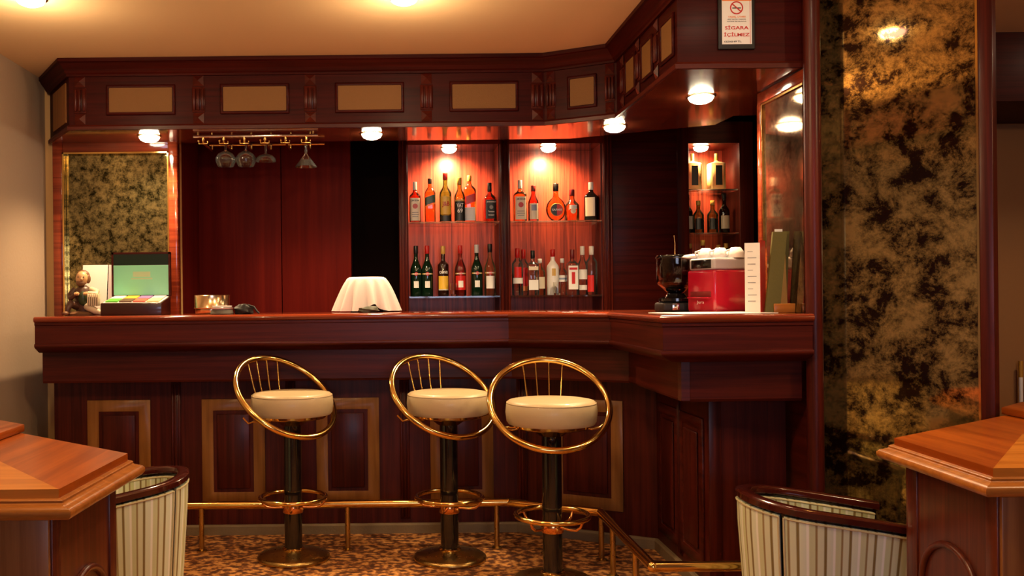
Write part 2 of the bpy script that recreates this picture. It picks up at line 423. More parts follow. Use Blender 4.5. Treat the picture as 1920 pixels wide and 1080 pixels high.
obj('frame_stile', box(1.545, 1.568, 3.895, 3.935, 1.12, 2.0), 'mah_top', t, bevel=.004)
obj('bead', join(box(1.548, 1.556, 3.887, 3.895, 1.12, 1.99), box(1.548, 1.556, 3.50, 3.89, 1.987, 1.995)), 'brass', t)

# ================================================================== BAR COUNTER
FP = [(-1.74,4.47), (.547,4.47), (.978,4.22), (.98,3.40), (1.535,3.40)]
SEGN = 4
TOPZ = 1.123
bt = thing('bar_worktop', 'glossy mahogany bar top with rounded lip and deep moulded fascia', 'bar top', (0,4.7,.94), world=True)
lip = [(-.52,1.095),(-.52,TOPZ)] + [(-.006+.020*math.cos(a), TOPZ-.015+.015*math.sin(a)) for a in [PI/2-PI*k/8 for k in range(9)]] + [(-.03,1.093)]
for i in range(SEGN):
    obj('top_board', segsweep(FP, i, lip), 'mah_top', bt, smooth=True)
    fas = [(-.03,1.093),(0,1.093),(0,1.082),(-.005,1.078),(-.005,.992),(.004,.990),(.006,.983),(.004,.976),(-.004,.970),(-.055,.946),(-.13,.946)]
    obj('fascia_board', segsweep(FP, i, fas), 'mah_h', bt, smooth=True)
inner = offs(FP, -.52)
bb = thing('bar_panelling', 'panelled mahogany bar front with pale inlaid frames', 'bar', (0,4.8,0), world=True)
for i in range(SEGN):
    obj('frieze_board', segsweep(FP, i, [(-.14,.9455),(-.10,.9455),(-.10,.802),(-.106,.792),(-.14,.792)]), 'mah_h', bb)
    obj('front_board', segsweep(FP, i, [(-.31,.9455),(-.25,.9455),(-.25,.0),(-.31,.0)]), 'mah_v', bb)
    obj('plinth', segsweep(FP, i, [(-.25,.0),(-.232,.0),(-.232,.042),(-.238,.050),(-.25,.050)]), plain('speckled_plinth', (.20,.135,.07), .7, bump=.6, bscale=90), bb)
S = [Seg(FP, i, -.25) for i in range(4)]
def base_panel(sg, c, wd, z0=.158, z1=.690, st=.058, fm='inlay'):
    obj('panel_frame', sg.frame(c-wd/2, c+wd/2, z0, z1, st, -.001, .008), fm, bb, bevel=.0015, seg=1)
    V, F = sg.box(c-wd/2+st, c+wd/2-st, -.001, .004, z0+st, z1-st)
    obj('panel', (V, F), 'mah_v', bb)
    obj('raised_field', sg.box(c-wd/2+st+.018, c+wd/2-st-.018, .003, .012, z0+st+.018, z1-st-.018), 'mah_v', bb, bevel=.005)
def flute(sg, c, z0, z1, par, wd=.05, n=3, d=.010, name='fluted_strip'):
    ms = [sg.box(c-wd/2, c+wd/2, -.001, .004, z0, z1)]
    for k in range(n):
        x = c - wd/2 + wd*(k+.5)/n
        ms.append(sg.box(x-wd/n*.33, x+wd/n*.33, .003, d, z0+.01, z1-.01))
    return obj(name, join(*ms), 'mah_v', par, bevel=.002, seg=1)
for X in (-1.41, -.828, -.246, .334): base_panel(S[0], X - S[0].a.x, .320)
for X in (-1.12, -.537, .044): flute(S[0], X - S[0].a.x, .07, .78, bb)
base_panel(S[1], S[1].L*.52, .36)
for f in (.27, .72): base_panel(S[2], S[2].L*f, .30, .10, .70, .045, 'mah_h')
flute(S[1], .035, .07, .78, bb); flute(S[2], S[2].L*.497, .07, .78, bb, .035)
obj('corner_stile', S[3].box(0, .05, -.001, .006, .06, .78), 'mah_v', bb, bevel=.002)
obj('corner_cut', prism([offs(FP,-.10)[3], (offs(FP,-.10)[3][0]+.03, offs(FP,-.10)[3][1]-.004), (offs(FP,-.10)[3][0]+.03, offs(FP,-.10)[3][1]+.02), (offs(FP,-.10)[3][0]-.004, offs(FP,-.10)[3][1]+.03)], .797, .944), 'mah_h', bb)

# foot rail
fr = thing('foot_rail', 'long brass foot rail on short posts along the bar front', 'foot rail', (0,4.4,0), world=True)
RP = offs(FP, .06); RZ = .218
RP[0] = (-1.70, RP[0][1]); RP[-1] = (1.53, RP[-1][1])
for i in range(4):
    a, b = Vector((*RP[i], RZ)), Vector((*RP[i+1], RZ))
    obj('rail_tube', tube([a, a.lerp(b,.5), b], .019, 14), 'brass', fr, smooth=True)
for p in RP[1:-1]: obj('elbow', sphere((*p, RZ), .0205, 14, 8), 'brass', fr, smooth=True)
posts = [(-1.55, RP[0][1]), (-.93, RP[0][1]), (-.235, RP[0][1]), (.475, RP[0][1]), tuple(Vector(RP[1]).lerp(Vector(RP[2]), .42)), (RP[2][0]+.006, RP[2][1]+.006), tuple(Vector(RP[2]).lerp(Vector(RP[3]), .28)), tuple(Vector(RP[2]).lerp(Vector(RP[3]), .72)), (1.3, RP[3][1])]
for p in posts:
    po = obj('rail_post', tube([(p[0],p[1],.0),(p[0],p[1],RZ-.01)], .0125, 10), 'brass_old', fr, smooth=True)
    obj('foot_flange', xf(lathe([(.026,0),(.026,.005),(.015,.010)], 14), (p[0],p[1],0)), 'brass_old', po, smooth=True)

# ================================================================== CANOPY
KP = [(-1.86,5.03), (-1.62,4.64), (.761,4.64), (1.08,4.46), (1.08,3.507), (1.558,3.507)]
KZ = 2.05
cp = thing('bar_canopy', 'dark mahogany bar canopy with crown moulding and gold panels', 'canopy', (0,4.7,KZ), world=True)
back = [(1.60,3.507), (1.60,3.955), (1.78,3.955), (1.75,4.42), (1.63,4.43), (1.62,4.66), (1.49,4.73), (.96,5.03), (-1.16,5.04), (-1.16,5.055), (-1.86,5.055)]
obj('canopy_body', prism(KP[:-1] + [KP[-1]] + back, KZ+.012, CEIL-.001), 'mah_dark', cp)
obj('soffit_board', prism(KP[:-1] + [KP[-1]] + back, KZ, KZ+.012), 'mah_soffit', cp)
for i in range(5):
    if i < 4: obj('crown_moulding', segsweep(KP, i, [(-.001,2.318),(.014,2.318),(.014,2.328),(.022,2.334),(.030,2.350),(.052,2.378),(.062,2.382),(.062,2.399),(-.001,2.399)]), 'mah_dark', cp)
    obj('lower_moulding', segsweep(KP, i, [(-.001,KZ+.001),(.012,KZ+.001),(.012,KZ+.018),(.005,KZ+.027),(-.001,KZ+.027)]), 'mah_h', cp)
KS = [Seg(KP, i) for i in range(5)]
def gold(sg, c, wd, z0=2.138, z1=2.262):
    obj('panel_frame', sg.frame(c-wd/2-.014, c+wd/2+.014, z0-.014, z1+.014, .015, -.001, .010), 'mah_dark', cp, bevel=.003, seg=1)
    obj('gold_panel', sg.box(c-wd/2, c+wd/2, -.001, .005, z0, z1), 'gold_panel', cp)
def pil(sg, c, wd=.064):
    flute(sg, c, 2.135, 2.262, cp, wd, 3, .014, 'pilaster')
    for z in (2.105, 2.292):
        h = wd*.42; V = [sg.p(c-h,.004,z-.026), sg.p(c+h,.004,z-.026), sg.p(c+h,.004,z+.026), sg.p(c-h,.004,z+.026), sg.p(c,.018,z)]
        d = obj('diamond_block', (V, [(0,1,4),(1,2,4),(2,3,4),(3,0,4),(3,2,1,0)]), 'mah_h', cp)
for X in (-1.261, -.69, -.115, .457): gold(KS[1], X+1.62, .318)
for X in (-1.565, -.972, -.412, .170, .725): pil(KS[1], X+1.62)
gold(KS[2], KS[2].L*.53, .122, 2.13, 2.265); pil(KS[2], .034, .05); pil(KS[2], KS[2].L-.034, .05)
for y in (3.625, 3.915, 4.19): gold(KS[3], 4.46-y, .15, 2.125, 2.265)
for y in (3.77, 4.055, 4.33): pil(KS[3], 4.46-y, .045)
obj('end_panel', KS[0].box(.10, KS[0].L-.06, -.001, .006, 2.10, 2.30), 'inlay', cp)

# ================================================================== DOWNLIGHTS
def downlight(loc, power, label, group, r=.05, ang=120, color=WARM, name='recessed_downlight', blend=.7, tgt=None):
    t = thing(name, label, 'light', loc, 0, group)
    obj('trim_ring', lathe([(r*1.05,-.0008),(r*1.2,-.0008),(r*1.2,-.004),(r*1.05,-.006)], 28, False), 'brass', t, smooth=True)
    obj('lens', lathe([(r*1.02,-.0008),(r,-.010),(r*.85,-.022),(r*.5,-.031),(r*.1,-.034)], 24), 'lamp', t, smooth=True)
    if ang > 145:
        l = bpy.data.lights.new('lamp_light', 'POINT'); l.energy = power; l.color = color; l.shadow_soft_size = .04
        o = bpy.data.objects.new('lamp_light', l); COL.objects.link(o); o.parent = t; o.location = (0, 0, -.21) if ang > 145 else (.0, .02, -.060)
    else: spot('lamp_light', (loc[0], loc[1], loc[2]-.045), power, ang, color, blend, .03, tgt, t)
    return t
CL = (( -1.265, 4.81, 'glowing downlight under the canopy above the olive mirror'), (-.11, 4.80, 'glowing downlight under the canopy right of the glass rack'),
      (1.115, 4.66, 'glowing downlight at the inner corner of the canopy'), (1.325, 3.98, 'glowing downlight under the canopy nearest the no smoking sign'))
for x, y, lb in CL: downlight((x, y, KZ), P_CANOPY, lb, 'downlights under the bar canopy', .052, 140)
for x, y, lb in ((.05, 3.70, 'recessed ceiling light at the top edge, middle of the photo'), (-1.43, 3.67, 'recessed ceiling light at the top left corner of the photo'), (1.35, 2.89, 'recessed ceiling light reflected in the tall column mirror')):
    downlight((x, y, CEIL), P_CEIL*.38 if y > 3 else 30, lb, 'recessed ceiling lights', .055, 150 if y > 3 else 105)
for x, y, lb in ((-1.0, 2.1, 'recessed ceiling light above the left table, outside the photo'), (.3, 2.3, 'recessed ceiling light in front of the stools, outside the photo'), (2.6, 1.9, 'recessed ceiling light above the right table, outside the photo')):
    downlight((x, y, CEIL), P_CEIL*1.55, lb, 'recessed ceiling lights outside the photo', .055, 150)  # unseen lamps added to brighten the tables, chairs and carpet
downlight((3.3, 3.9, CEIL), 40, 'recessed ceiling light before the brown wall, outside the photo', 'recessed ceiling lights outside the photo', .055, 110)  # unseen lamp added to brighten the brown wall

# ================================================================== BACK BAR CABINETS
def pilfront(par, x0, x1, y, z0, z1, n=3):
    ms = [box(x0, x1, y, y+.04, z0, z1)]
    wv = (x1-x0)/n
    for k in range(n): ms.append(box(x0+wv*(k+.2), x0+wv*(k+.8), y-.008, y+.002, z0, z1))
    obj('fluted_pilaster', join(*ms), 'mah_v', par, bevel=.002, seg=1)
SH = thing('back_bar_shelf', 'two-bay red veneered bottle cabinet behind the bar', 'cabinet', (.67,5.7,0), world=True)
for x0, x1 in ((.03,.085), (.642,.70), (1.262,1.318)): pilfront(SH, x0, x1, 5.575, .9, 2.23)
for x0, x1 in ((.05,.088), (.637,.705), (1.255,1.30)): obj('side_board', box(x0, x1, 5.615, 5.90, .9, 2.14), 'mah_v', SH)
obj('header_board', box(.03, 1.318, 5.58, 5.90, 2.115, 2.16), 'mah_soffit', SH)
obj('header_fascia', box(.03, 1.318, 5.60, 5.64, 2.16, CEIL-.002), 'mah_dark', SH)
for x0, x1 in ((.088,.637), (.705,1.255)):
    obj('back_panel', box(x0, x1, 5.88, 5.90, .9, 2.115), 'zebrano', SH)
    obj('glass_shelf', box(x0+.001, x1-.001, 5.59, 5.878, 1.643, 1.653), 'shelf_glass', SH)
    obj('glass_shelf', box(x0+.001, x1-.001, 5.59, 5.878, 1.192, 1.202), 'shelf_glass', SH)
    obj('worktop', box(x0, x1, 5.45, 5.878, .86, .90), 'mah_h', SH)
obj('base_unit', box(.03, 1.318, 5.50, 5.90, 0, .86), 'mah_v', SH)
SR = thing('spirits_cabinet', 'narrow lit red cabinet of bottles right behind the espresso machine', 'cabinet', (1.95,5.8,0), world=True)
for x0, x1 in ((1.72,1.805), (2.115,2.20)): obj('side_board', box(x0, x1, 5.66, 5.98, .9, 2.25), 'mah_v', SR, bevel=.003)
obj('header_board', box(1.805, 2.115, 5.66, 5.98, 2.12, 2.25), 'mah_h', SR)
obj('back_panel', box(1.805, 2.115, 5.96, 5.98, .9, 2.12), 'zebrano', SR)
for z in (1.842, 1.575, 1.30): obj('glass_shelf', box(1.806, 2.114, 5.68, 5.958, z-.008, z), 'shelf_glass', SR)
obj('base_unit', box(1.72, 2.20, 5.60, 5.98, 0, .90), 'mah_v', SR)
for x, y, z, lb in ((.345, 5.70, 2.115, 'bright spotlight in the top of the left bottle bay'), (.955, 5.70, 2.115, 'bright spotlight in the top of the right bottle bay'), (1.92, 5.78, 2.12, 'bright spotlight in the top of the narrow spirits cabinet')):
    downlight((x, y, z), P_NICHE, lb, 'spotlights in the bottle cabinets', .045, 135, WARM2, name='cabinet_spotlight', blend=.9, tgt=(x, y+.30, z-.5))
# ================================================================== BAR STOOLS
def make_stool(label):
    t = thing('bar_stool', label, 'bar stool', group='brass hoop bar stools along the bar')
    b = obj('base_disc', lathe([(.165,0),(.168,.006),(.166,.016),(.155,.024),(.110,.033),(.060,.040),(.050,.044)], 48), 'brass_old', t, smooth=True)
    obj('base_collar', lathe([(.050,.040),(.052,.048),(.046,.054)], 24), 'brass', b, smooth=True)
    obj('column', lathe([(.041,.044),(.041,.632)], 28), 'black', t, smooth=True)
    c = obj('collar', lathe([(.043,.212),(.047,.216),(.047,.252),(.043,.256)], 28), 'copper', t, smooth=True)
    obj('set_screw', sphere((.012,-.050,.234), .007, 10, 6), 'brass', c, smooth=True)
    f = obj('foot_ring', ring(.150, .0105, .283, 56, 10), 'brass', t, smooth=True)
    for k in range(4):
        a = PI/4 + k*PI/2
        u = Vector((math.cos(a), math.sin(a), 0))
        pts = [u*.045+Vector((0,0,.238)), u*.09+Vector((0,0,.236)), u*.120+Vector((0,0,.240)), u*.138+Vector((0,0,.254)), u*.148+Vector((0,0,.275))]
        obj('ring_arm', tube(pts, .006, 8), 'copper', f, smooth=True)
    obj('mount_cone', lathe([(.050,.616),(.075,.636),(.150,.648),(.158,.654),(.158,.668)], 36), 'brass', t, smooth=True)
    s = obj('seat', lathe([(.150,.664),(.178,.666),(.186,.678),(.190,.715),(.187,.748),(.177,.762),(.150,.767),(.02,.769)], 48), 'cream_leather', t, smooth=True)
    obj('seam', ring(.1845, .0022, .7535, 48, 6), 'cream_leather', s, smooth=True)
    # tilted hoop: high at the back (+y), low at the front
    al = math.radians(43); R = .250; C = Vector((0, .045, .745))
    def hp(a): return C + Vector((R*math.cos(a), R*math.sin(a)*math.cos(al), R*math.sin(a)*math.sin(al)))
    h = obj('hoop', tube([hp(2*PI*i/72) for i in range(72)], .0142, 12, True), 'brass', t, smooth=True)
    for x in (-.088, -.030, .030, .088):
        a = math.acos(x/R); p = hp(a)
        q = Vector((x*.72, .165 - abs(x)*.25, .662))
        m = p.lerp(q, .5) + Vector((0, .008, 0))
        obj('spindle', tube([p, m, q], .0036, 8), 'brass', h, smooth=True)
    for sx in (-1, 1):
        p = hp(PI/2 + sx*math.radians(112)); q = Vector((-sx*.135, -.02, .652))
        obj('hoop_bracket', tube([p, p.lerp(q,.35)+Vector((0,0,-.020)), p.lerp(q,.7)+Vector((0,0,-.016)), q], .006, 8), 'brass', h, smooth=True)
    obj('height_lever', tube([(-.10,.03,.648),(-.19,.05,.644),(-.21,.055,.640),(-.235,.06,.668)], .004, 8), 'brass', t, smooth=True)
    return t
st = make_stool('cream seated brass hoop stool, turned furthest, leftmost of three')
s2 = copy_tree(st); s2['label'] = 'cream seated brass hoop stool in the middle of three'
s3 = copy_tree(st); s3['label'] = 'cream seated brass hoop stool facing forward, nearest the foot rail corner'
for o, x, y, a in ((st, -.478, 4.27, 46), (s2, .240, 4.235, 29), (s3, .648, 3.865, 0)):
    o.location = (x, y, 0); o.rotation_euler = (0, 0, math.radians(a))

# ================================================================== TABLES
def closed_sweep(P, prof):
    n = len(P); E_ = [P[-1]] + P + [P[0], P[1]]
    return [segsweep(E_, i+1, prof) for i in range(n)]
def make_table(label, P, O, tier, arch_edge, front_edge, body):
    """P: counter-clockwise outline of the raised top; O: where the veneer mitres meet"""
    n = len(P); cx = sum(p[0] for p in P)/n; cy = sum(p[1] for p in P)/n
    t = thing('pedestal_table', label, 'table', (cx, cy, 0), world=True)
    E_ = [P[-1]] + P + [P[0], P[1]]
    ins = lambda d: offs(E_, d)[1:-2]
    i = front_edge
    fr = [P[i], P[(i+1) % n], O]
    side = [P[(i+k) % n] for k in range(1, n+1)] + [O]
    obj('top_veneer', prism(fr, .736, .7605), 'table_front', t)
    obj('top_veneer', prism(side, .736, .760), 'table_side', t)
    for m in closed_sweep(P, [(-.05,.70),(-.05,.739),(.010,.739),(.014,.736),(.014,.731),(.022,.726),(.036,.723),(.044,.716),(.044,.706),(.036,.697),(-.05,.695)]):
        obj('rim_moulding', m, 'table_rim', t, smooth=True)
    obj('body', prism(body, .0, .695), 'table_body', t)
    BE = offs(E_, -.035)
    sg = Seg(E_, arch_edge+1, -.035)
    c = sg.L/2; r = sg.L*.33
    pth = [sg.p(c-r, .004, .02)] + [sg.p(c + r*math.cos(a), .004, .36 + r*.95*math.sin(a)) for a in [PI-PI*k/20 for k in range(21)]] + [sg.p(c+r, .004, .02)]
    obj('arch_moulding', tube(pth, .010, 8), 'table_body', t, smooth=True)
    obj('corner_stile', sg.box(0, .05, -.002, .006, .0, .684), 'table_body', t, bevel=.002)
    obj('corner_stile', sg.box(sg.L-.05, sg.L, -.002, .006, .0, .684), 'table_body', t, bevel=.002)
    sf = Seg(E_, front_edge+1, -.035)
    w0 = .16
    e0, e1 = (0, w0) if P[front_edge][0] > 0 else (sf.L-w0, sf.L)
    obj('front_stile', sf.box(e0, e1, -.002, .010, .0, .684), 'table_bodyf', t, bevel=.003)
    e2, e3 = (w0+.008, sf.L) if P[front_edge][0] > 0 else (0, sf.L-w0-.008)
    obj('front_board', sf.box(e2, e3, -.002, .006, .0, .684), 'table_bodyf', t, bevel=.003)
    rt = obj('raised_top', prism(tier, .762, .786), 'table_side', t, bevel=.002, seg=1)
    return t
make_table('octagonal wooden table at the right edge, beside the striped chair',
    [(1.478,2.295), (2.78,2.295), (2.78,3.27), (2.15,3.27), (1.50,2.79)], (1.92,2.84),
    [(2.15,2.40), (2.70,2.40), (2.70,3.34), (2.33,3.45), (2.15,3.29)], 4, 0, [(1.514,2.33), (2.74,2.33), (2.74,2.79), (1.534,2.79)])
make_table('octagonal wooden table at the left edge, beside the tucked striped chair',
    [(-1.82,2.16), (-.788,2.16), (-.770,2.655), (-1.249,3.086), (-1.82,3.086)], (-1.18,2.66),
    [(-1.82,2.30), (-1.247,2.30), (-1.247,3.11), (-1.38,3.23), (-1.82,3.23)], 1, 0, [(-1.78,2.195), (-.824,2.195), (-.804,2.65), (-1.78,2.65)])

# ================================================================== TUB CHAIRS (front faces local +x)
def make_chair(label):
    t = thing('tub_chair', label, 'chair', group='striped tub chairs at the tables')
    R, A = .232, .375
    half = PI*R/2; Ltot = 2*(A + half)
    def plan(s):                      # s: arc length from left arm tip round the back to the right arm tip
        if s < A: return Vector((A-s, R)), Vector((0, 1))
        if s < A + 2*half:
            a = PI/2 + (s-A)/R; return Vector((R*math.cos(a), R*math.sin(a))), Vector((math.cos(a), math.sin(a)))
        return Vector((s-A-2*half, -R)), Vector((0, -1))
    def zr(s):                        # rail height, dropping towards the arm tips
        k = min(1, abs(s-Ltot/2)/(Ltot/2)); return .652 - .095*(k**1.3)
    def pos(s, off, z):
        p, n = plan(s); k = .84 + .16*min(1, z/.56)
        q = p*k + n*off; return (q.x, q.y, z)
    def shell(s0, s1, off, z0, dz, nu=26, nv=6):
        V, F, UV = grid(lambda u, v: pos(s0+(s1-s0)*u, off, z0 + (zr(s0+(s1-s0)*u)-dz-z0)*v), nu, nv)
        return V, F, [(s0+(s1-s0)*u, v) for u, v in UV]
    def thick(s0, s1, o0, o1, z0, dz, nu=26, nv=6):
        a = shell(s0, s1, o0, z0, dz, nu, nv); b = shell(s0, s1, o1, z0, dz, nu, nv)
        k = len(a[0]); V = a[0]+b[0]; UV = a[2]+b[2]; F = list(a[1]) + [tuple(q+k for q in reversed(f)) for f in b[1]]
        W = nu+1
        brd = [i for i in range(W)] + [W*j+nu for j in range(1, nv+1)] + [W*nv+i for i in range(nu-1,-1,-1)] + [W*j for j in range(nv-1,0,-1)]
        for q in range(len(brd)):
            i, j = brd[q], brd[(q+1) % len(brd)]; F.append((i, j, j+k, i+k))
        return V, F, UV
    cuts = [0, A+half*.40, A+half*1.60, Ltot]; g = .009
    for k in range(3):
        a, b = cuts[k]+g, cuts[k+1]-g
        ou = obj('outer_panel', thick(a, b, .008, .022, .10, .026), 'stripes', t, smooth=True)
        top = [pos(a+(b-a)*u/24, .023, zr(a+(b-a)*u/24)-.032) for u in range(25)]
        lf = [pos(a, .023, .10+(zr(a)-.032-.10)*v/8) for v in range(8)]
        rt = [pos(b, .023, zr(b)-.032-(zr(b)-.032-.10)*v/8) for v in range(1, 9)]
        obj('piping', tube(lf+top+rt, .0045, 6), 'piping', ou, smooth=True)
    obj('back_frame', thick(.004, Ltot-.004, -.006, .010, .06, .01, 40, 4), 'black', t, smooth=True)
    inn = obj('inner_panel', thick(.02, Ltot-.02, -.034, -.006, .30, .030, 44, 5), 'stripes', t, smooth=True)
    obj('piping', tube([pos(.02+(Ltot-.04)*u/40, -.034, zr(.02+(Ltot-.04)*u/40)-.034) for u in range(41)], .0045, 6), 'piping', inn, smooth=True)
    prof = [(-.026,-.014),(-.026,.008),(-.018,.015),(.018,.015),(.028,.008),(.028,-.014),(.018,-.02),(-.018,-.02)]
    V, F = [], []; N = 60; m = len(prof)
    for i in range(N+1):
        s = Ltot*i/N
        for d, z in prof: V.append(pos(s, d, zr(s)+z))
    for i in range(N):
        for k in range(m): F.append((i*m+k, i*m+(k+1)%m, (i+1)*m+(k+1)%m, (i+1)*m+k))
    F += [tuple(range(m)), tuple(N*m+k for k in range(m-1,-1,-1))]
    obj('top_rail', (V, F), 'chair_rail', t, smooth=True)
    sp = [(pos(s, -.038, .33)[0], pos(s, -.038, .33)[1]) for s in [Ltot*i/40 for i in range(41)]]
    obj('seat_cushion', prism(sp, .28, .385), 'stripes_seat', t, bevel=.018, seg=3)
    obj('seat_base', prism([(x*.97, y*.97) for x, y in sp], .10, .279), 'stripes_seat', t)
    for x, y in ((.22,.15),(.22,-.15),(-.12,.13),(-.12,-.13)):
        obj('leg', xf(lathe([(.014,0),(.022,.10)], 12), (x, y, 0)), 'black', t, smooth=True)
    return t
MT['chair_rail'] = plain('dark_polished_rail', (.055, .008, .005), .14, coat=.7)
MT['stripes_seat'] = plain('cream_seat_fabric', (.55, .46, .26), .85, bump=.3, bscale=200)
ch = make_chair('striped tub chair with dark curved rail, beside the right table')
c2 = copy_tree(ch); c2['label'] = 'striped tub chair with dark curved rail, tucked behind the left table'
c3 = copy_tree(ch); c3['label'] = 'striped tub chair seen only as a reflection in the column mirror'
for o, x, y, a in ((ch, 1.350, 3.075, -6), (c2, -1.005, 3.52, 207), (c3, -.06, 1.37, 222)):
    o.location = (x, y, 0); o.rotation_euler = (0, 0, math.radians(a)); o.scale = (.82, .82, .82) if o is not c3 else (1, 1, 1)
# ================================================================== BOTTLES
def pm(name, col, rough=.35, **k):
    if name not in MT: MT[name] = plain(name, col, rough, **k)
    return name
def gm(name, col, **k):
    if name not in MT: MT[name] = glass(name, col, **k)
    return name
for n_, c_ in (('cap_white',(.80,.76,.68)),('cap_black',(.012,.010,.010)),('cap_red',(.50,.012,.010)),('cap_gold',(.62,.36,.07)),('cap_maroon',(.16,.012,.012)),('cap_silver',(.62,.62,.62)),
               ('label_cream',(.78,.68,.50)),('label_white',(.82,.80,.76)),('label_yellow',(.78,.48,.05)),('label_black',(.014,.013,.012)),('label_red',(.60,.018,.014)),('label_green',(.02,.05,.03)),
               ('ink_red',(.52,.012,.008)),('ink_black',(.015,.012,.012)),('ink_white',(.85,.83,.78)),('ink_gold',(.62,.38,.09)),('ink_grey',(.25,.23,.22)),('ink_orange',(.75,.20,.04)),('label_blue',(.25,.30,.42))): pm(n_, c_)
MT['dark_green_glass'] = plain('dark_green_glass', (.004,.016,.007), .05, coat=.5)
MT['dark_brown_glass'] = plain('dark_brown_glass', (.020,.005,.003), .05, coat=.5)
MT['black_glass'] = plain('black_glass', (.008,.005,.005), .05, coat=.5)
for n_, c_ in (('amber',(.95,.58,.24)),('deep_amber',(.72,.26,.12)),('green_glass',(.34,.62,.26)),('pale_gold',(.98,.88,.62)),('clear_liquid',(.94,.95,.93)),('red_liquid',(.90,.28,.16)),('olive_glass',(.52,.55,.24))): MT[n_] = thin_glass(n_, c_)
MT['gold_frost'] = plain('pale_gold_frosted', (.95,.72,.30), .25, trans=.35)  # clear bottles; yellow of the cabinet light is put into the body colour
MT['white_frost'] = plain('white_frosted_bottle', (.84,.80,.74), .3, coat=.3)

def prof(H, R, bt, sh, nr, n):
    p = [(R*.93, 0, n), (R, H*.015, n), (R, H*bt, n)]
    for k in range(1, 6):
        f = k/5; e = .5-.5*math.cos(PI*f)
        p.append((R + (nr-R)*e, H*(bt+(sh-bt)*f), n + (2-n)*f))
    p += [(nr, H*.955, 2), (nr, H*.985, 2)]
    return p
def dep(x, R, n, ratio=1): return R*ratio*max(0, 1-min(1, abs(x/R))**n)**(1/n)
def bottle(label, x, y, z, H, R, mat, cap, n=2, bt=.58, sh=.76, nr=.35, capz=.86, lab=(), words=(), rz=0, group='bottles', ratio=1.0, shape=None, name='bottle'):
    t = thing(name, label, 'bottle', (x, y, z), rz, group)
    nr = R*nr
    P = shape or prof(H, R, bt, sh, nr, n)
    obj('glass_body', lathe(P, 28, True, ratio), mat, t, smooth=True)
    obj('cap', lathe([(nr*1.06,H*capz),(nr*1.14,H*capz+.002),(nr*1.14,H*.993),(nr*1.02,H)], 18), cap, t, smooth=True)
    def onto(V, eps): return [(v[0], -dep(v[0], R, n, ratio)-eps, v[2]) for v in V]
    for li, l in enumerate(lab):
        z0, z1, wf, m = l[:4]; sl = l[4] if len(l) > 4 else 0
        w_ = R*wf
        V, F, UV = grid(lambda u, v: (-w_+2*w_*u, 0, H*(z0+(z1-z0)*v) + sl*(2*u-1)*w_), 12, 2)
        obj('paper_label' if len(l) < 6 else l[5], (onto(V, .0006+.0003*li), F), m, t, smooth=True)
    for s, zc, hh, ww, m in words:
        if s == 'o':                      # round seal
            V = [(0,0,H*zc)] + [(hh*math.cos(2*PI*k/20), 0, H*zc+hh*math.sin(2*PI*k/20)) for k in range(20)]
            F = [(0, 1+k, 1+(k+1)%20) for k in range(20)]
            obj('round_seal', (onto(V, .0019), F), m, t)
        else:
            V, F = text(s, hh, R*ww*2, bold=.02)
            V = [(v[0], v[1], v[2]+H*zc) for v in V]
            obj('lettering', (onto(V, .0022), F), m, t)
    return t
YB = 5.69; ZU, ZL = 1.653, 1.202
GU, GL = 'bottles on the upper glass shelf', 'bottles on the lower glass shelf'
jim = dict(lab=((.05,.60,.84,'label_cream'),(.24,.255,.55,'ink_grey'),(.19,.205,.6,'ink_grey'),(.14,.155,.5,'ink_grey')), words=(('JIM BEAM',.53,.013,.66,'ink_black'),('o',.40,.016,0,'ink_red')))
bottle('dark bourbon bottle with cream label and white cap, far left upper shelf', .131, YB, ZU, .252, .035, 'deep_amber', 'cap_white', 4, .64, .78, .33, .80, group=GU, **jim)
bottle('square amber whisky bottle with slanted dark green label, black cap', .223, YB, ZU, .272, .033, 'amber', 'cap_black', 5, .66, .84, .34, .88, ((.42,.60,.9,'label_green',.35),(.385,.41,.9,'ink_gold',.35)), group=GU)
bottle('green whisky bottle with yellow label and red initials', .318, YB, ZU, .305, .037, 'green_glass', 'cap_red', 2.6, .58, .76, .36, .86, ((.16,.52,.86,'label_yellow'),(.02,.14,.86,'label_black')), (('J&B',.36,.036,.62,'ink_red'),), group=GU)
bottle('olive whisky bottle with black label and white lettering, gold cap', .403, YB-.03, ZU, .272, .033, 'olive_glass', 'cap_gold', 2.4, .56, .78, .38, .84, ((.03,.48,.88,'label_black'),(.46,.50,.88,'ink_gold')), (('VAT',.37,.026,.62,'ink_white'),('69',.25,.026,.5,'ink_white')), group=GU)
bottle('square amber whisky bottle with slanted red label, gold cap', .468, YB+.03, ZU, .292, .039, 'amber', 'cap_gold', 5, .68, .84, .30, .88, ((.40,.58,.9,'label_red',.35),(.04,.32,.80,'label_white')), group=GU)
bottle('square whiskey bottle with black label and black cap, alone at right', .589, YB, ZU, .242, .039, 'deep_amber', 'cap_black', 6, .58, .76, .30, .78, ((.08,.56,.86,'label_black'),), (('JACK DANIEL\'S',.50,.011,.72,'ink_white'),('o',.37,.012,0,'ink_grey'),('Tennessee',.26,.010,.5,'ink_white'),('WHISKEY',.17,.008,.5,'ink_white')), group=GU, rz=.15)
bottle('amber bourbon bottle with cream label and white cap, right bay', .776, YB, ZU, .256, .040, 'amber', 'cap_white', 4, .64, .78, .30, .80, group=GU, **jim)
bottle('small red liqueur bottle with pale picture label and maroon cap', .858, YB, ZU, .223, .032, 'red_liquid', 'cap_maroon', 2.4, .52, .78, .40, .84, ((.06,.50,.82,'label_cream'),(.30,.46,.5,'label_blue')), group=GU)
R_ = .061; hb = .148
flat = [(R_*max(.22, math.sqrt(max(0, 1-((k/16)*2-1)**2))), hb*k/16, 2.2) for k in range(15)] + [(.018,.150,2),(.015,.175,2),(.015,.225,2)]
